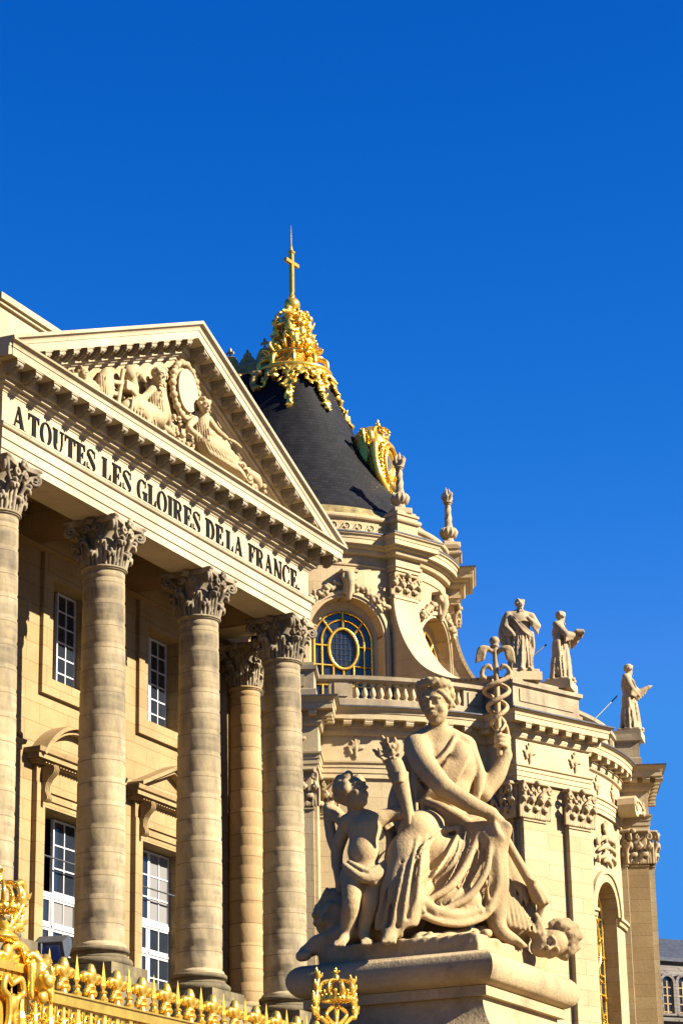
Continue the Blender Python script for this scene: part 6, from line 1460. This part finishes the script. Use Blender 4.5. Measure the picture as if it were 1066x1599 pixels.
# taller gate ornament at the left: crown, palm leaf, scroll and lion mask
OR2 = thing('gate_ornament', 'tall gilded gate crest with a crown, palm leaves, big scroll and lion mask', 'gate ornament', (-33.05, FY, 0))
def lf(px, py, y=FY): p = at(px, py, (0, 1, 0), (0, y, 0)); return (p.x, y, p.z)
s = Sdf((-33.9, FY - .3, 3.85), (-32.1, FY + .3, 5.15), .0085)
c0 = lf(-3, 1420); crown_sdf(s, c0, .165)
leaf(s, [lf(14, 1448), lf(26, 1432), lf(38, 1408), lf(42, 1396)], .035, k=.006); leaf(s, [lf(12, 1456), lf(24, 1450), lf(34, 1446), lf(38, 1436)], .030, k=.006)
s.chain([lf(24, 1384), lf(32, 1380), lf(36, 1390), lf(35, 1402), lf(30, 1410)], [.02, .032, .03, .022, .014], .01)
s.chain([lf(0, 1436), lf(6, 1450), lf(4, 1464)], [.035, .045, .035], .01); s.ell(lf(8, 1464), (.12, .08, .035), .01)
sp = [lf(20, 1490)] + [(lambda a, r: lf(20 + r * math.cos(a), 1488 + r * 1.05 * math.sin(a)))(rad(90 + 50 * q), 4 + 1.35 * q) for q in range(9)]
s.chain(sp, [.014 + .0025 * q for q in range(10)], .006); s.chain([lf(24, 1474), lf(36, 1484), lf(40, 1506), lf(46, 1526), lf(56, 1538), lf(64, 1530)], [.03, .04, .045, .05, .04, .025], .01)
for q in range(4): s.chain([lf(34 + 2 * q, 1480 + 2 * q, FY - .05), lf(42 + q, 1508 + q, FY - .06), lf(52 + q, 1532 - q, FY - .06)], .014, .006)
hc = lf(60, 1524, FY - .08)
s.ell(hc, (.10, .09, .12), .02); s.ell((hc[0], hc[1] - .07, hc[2] - .05), (.055, .05, .05), .015); s.ell((hc[0], hc[1] - .09, hc[2] + .02), (.02, .03, .05), .01)
for sg in (-1, 1):
    s.ell((hc[0] + sg * .045, hc[1] - .085, hc[2] + .035), (.02, .02, .014), .004, cut=True); s.ell((hc[0] + sg * .05, hc[1] - .075, hc[2] - .02), .03, .01)
    s.chain([(hc[0] + sg * .04, hc[1] - .03, hc[2] + .09), (hc[0] + sg * .09, hc[1], hc[2] + .13), (hc[0] + sg * .15, hc[1], hc[2] + .11)], [.03, .03, .015], .008)
    for q in range(6): s.chain([(hc[0] + sg * .08, hc[1], hc[2] + .08 - .03 * q), (hc[0] + sg * .13, hc[1] - .02, hc[2] + .05 - .035 * q), (hc[0] + sg * .12, hc[1] - .03, hc[2] - .0 - .035 * q)], [.02, .024, .012], .006)
s.ell((hc[0], hc[1] - .10, hc[2] - .10), (.03, .02, .01), .004, cut=True); s.ell((hc[0], hc[1] - .03, hc[2] - .15), (.05, .04, .05), .01)
put('crest', s.mesh('crest'), M['gold'], OR2)
m_ = MB(); gp = [lf(x, 1560)[0] for x in (-14, -4, 6, 16)]
m_.box(gp[0] - .3, gp[3] + .16, FY - .06, FY + .06, 4.19, 4.25); m_.box(gp[0] - .3, gp[3] + .16, FY - .05, FY + .05, .2, .3)
for x in gp: m_.box(x - .03, x + .03, FY - .035, FY + .035, .301, 4.189)
m_.build('gate_post', M['gold'], OR2)
s = Sdf((gp[1] - .1, FY - .12, 3.6), (gp[3] + .15, FY, 4.2), .008); xm = (gp[1] + gp[3]) / 2
for sg in (-1, 1): s.chain([(xm, FY - .06, 4.1), (xm + sg * .09, FY - .07, 4.14), (xm + sg * .12, FY - .07, 4.05), (xm + sg * .05, FY - .07, 4.0), (xm + sg * .03, FY - .06, 3.85), (xm + sg * .09, FY - .07, 3.75)], [.02, .026, .026, .022, .024, .02], .006)
s.ell((xm, FY - .06, 3.97), (.05, .04, .06), .01)
put('post_scrollwork', s.mesh('post_scrollwork'), M['gold'], OR2)
# ================================================================ floodlight on the podium
FL = thing('floodlight', 'dark metal floodlight with blue glass on the podium ledge beside the column', 'floodlight', (-3.1, -.75, 9.62))
T = Matrix.Translation((-3.1, -.72, 9.98)) @ Matrix.Rotation(rad(-78), 4, 'Z') @ Matrix.Rotation(rad(30), 4, 'X') @ Matrix.Scale(.85, 4)
m_ = MB(T); pr = [(-.30, -.22), (.0, -.25), (.30, -.12), (.36, .06), (.22, .22), (-.30, .24)]
m_.prism([(y, z) for y, z in pr], -.38, .38, 'yz'); m_.box(-.41, .41, -.36, -.305, -.26, .28); m_.build('housing', M['iron'], FL)
m_ = MB(T); m_.box(-.33, .33, -.372, -.362, -.19, .20); m_.build('lamp_glass', M['lampblue'], FL)
m_ = MB(); m_.tube([(-3.55, -.72, 10.0), (-3.55, -.72, 9.66), (-2.65, -.72, 9.66), (-2.65, -.72, 10.0)], .03, 6); m_.box(-3.3, -2.9, -.85, -.6, 9.60, 9.64); m_.build('bracket', M['iron'], FL)
# ================================================================ house at the far right
HO = thing('house', 'grey stone house with slate roof and arched dormer windows at the right edge', 'house', (88.5, 12.0, 6))
h0 = Vector((85.84, 15.5, 0)); hd = Vector((.80, -.60, 0)).normalized(); hn = Vector((-hd.y * -1, hd.x * -1, 0))
HT = Matrix(((hd.x, -hd.y, 0, h0.x), (hd.y, hd.x, 0, h0.y), (0, 0, 1, 0), (0, 0, 0, 1)))     # local x along the front, local y to the rear
m_ = MB(HT); m_.box(-4, 14, 0.25, 9, 5, 19.5); m_.build('wall', M['greystone'], HO)
m_ = MB(HT); m_.box(-4.1, 14.1, -.02, .6, 19.5, 19.75); m_.build('gutter', M['greystone'], HO)
m_ = MB(HT); m_.prism([(.2, 19.751), (.85, 22.95), (4.5, 24.6), (8.5, 22.95), (9, 19.751)], -4, 14, 'yz'); m_.build('roof', M['greystone'], HO)
m_ = MB(HT); m_.prism([(.55, 22.9), (.80, 23.15), (4.5, 24.9), (4.5, 24.61), (.86, 22.97)], -4.05, 14.05, 'yz'); m_.build('roof_edge', M['iron'], HO)
def hx(px, py): p = at(px, py, (-hd.y * -1, -hd.x, 0), h0) if False else at(px, py, (hd.y, -hd.x, 0), h0); return (p - h0).dot(hd), p.z
for px in (1042, 1066.5):
    xc, zc = hx(px, 1545); w = .36
    m_ = MB(HT); m_.box(xc - w - .16, xc - w, -.05, .9, 19.9, 21.6); m_.box(xc + w, xc + w + .16, -.05, .9, 19.9, 21.6)
    n = 10
    for i in range(n):
        a, b = math.pi * i / n, math.pi * (i + 1) / n
        m_.prism([(xc + w * math.cos(a), 21.6 + w * math.sin(a)), (xc + (w + .16) * math.cos(a), 21.6 + (w + .16) * math.sin(a)), (xc + (w + .16) * math.cos(b), 21.6 + (w + .16) * math.sin(b)), (xc + w * math.cos(b), 21.6 + w * math.sin(b))], -.05, 1.0)
    m_.box(xc - w - .25, xc + w + .25, -.12, .5, 19.78, 19.9)
    do = m_.build('dormer', M['greystone'], HO)
    g_ = MB(HT); g_.prism([(xc - w, 19.9), (xc + w, 19.9)] + [(xc + w * math.cos(math.pi * i / 12), 21.6 + w * math.sin(math.pi * i / 12)) for i in range(13)], .10, .14); gw = g_.build('window', M['glass'], do)
    f_ = MB(HT)
    for x in (xc - w + .05, xc, xc + w - .05): f_.box(x - .045, x + .045, .05, .099, 19.91, 21.7)
    for z in (20.0, 20.45, 20.9, 21.35): f_.box(xc - w + .02, xc + w - .02, .06, .098, z - .03, z + .03)
    f_.build('frame', M['gold_old'], gw) if False else f_.build('frame', M['respond'], do)
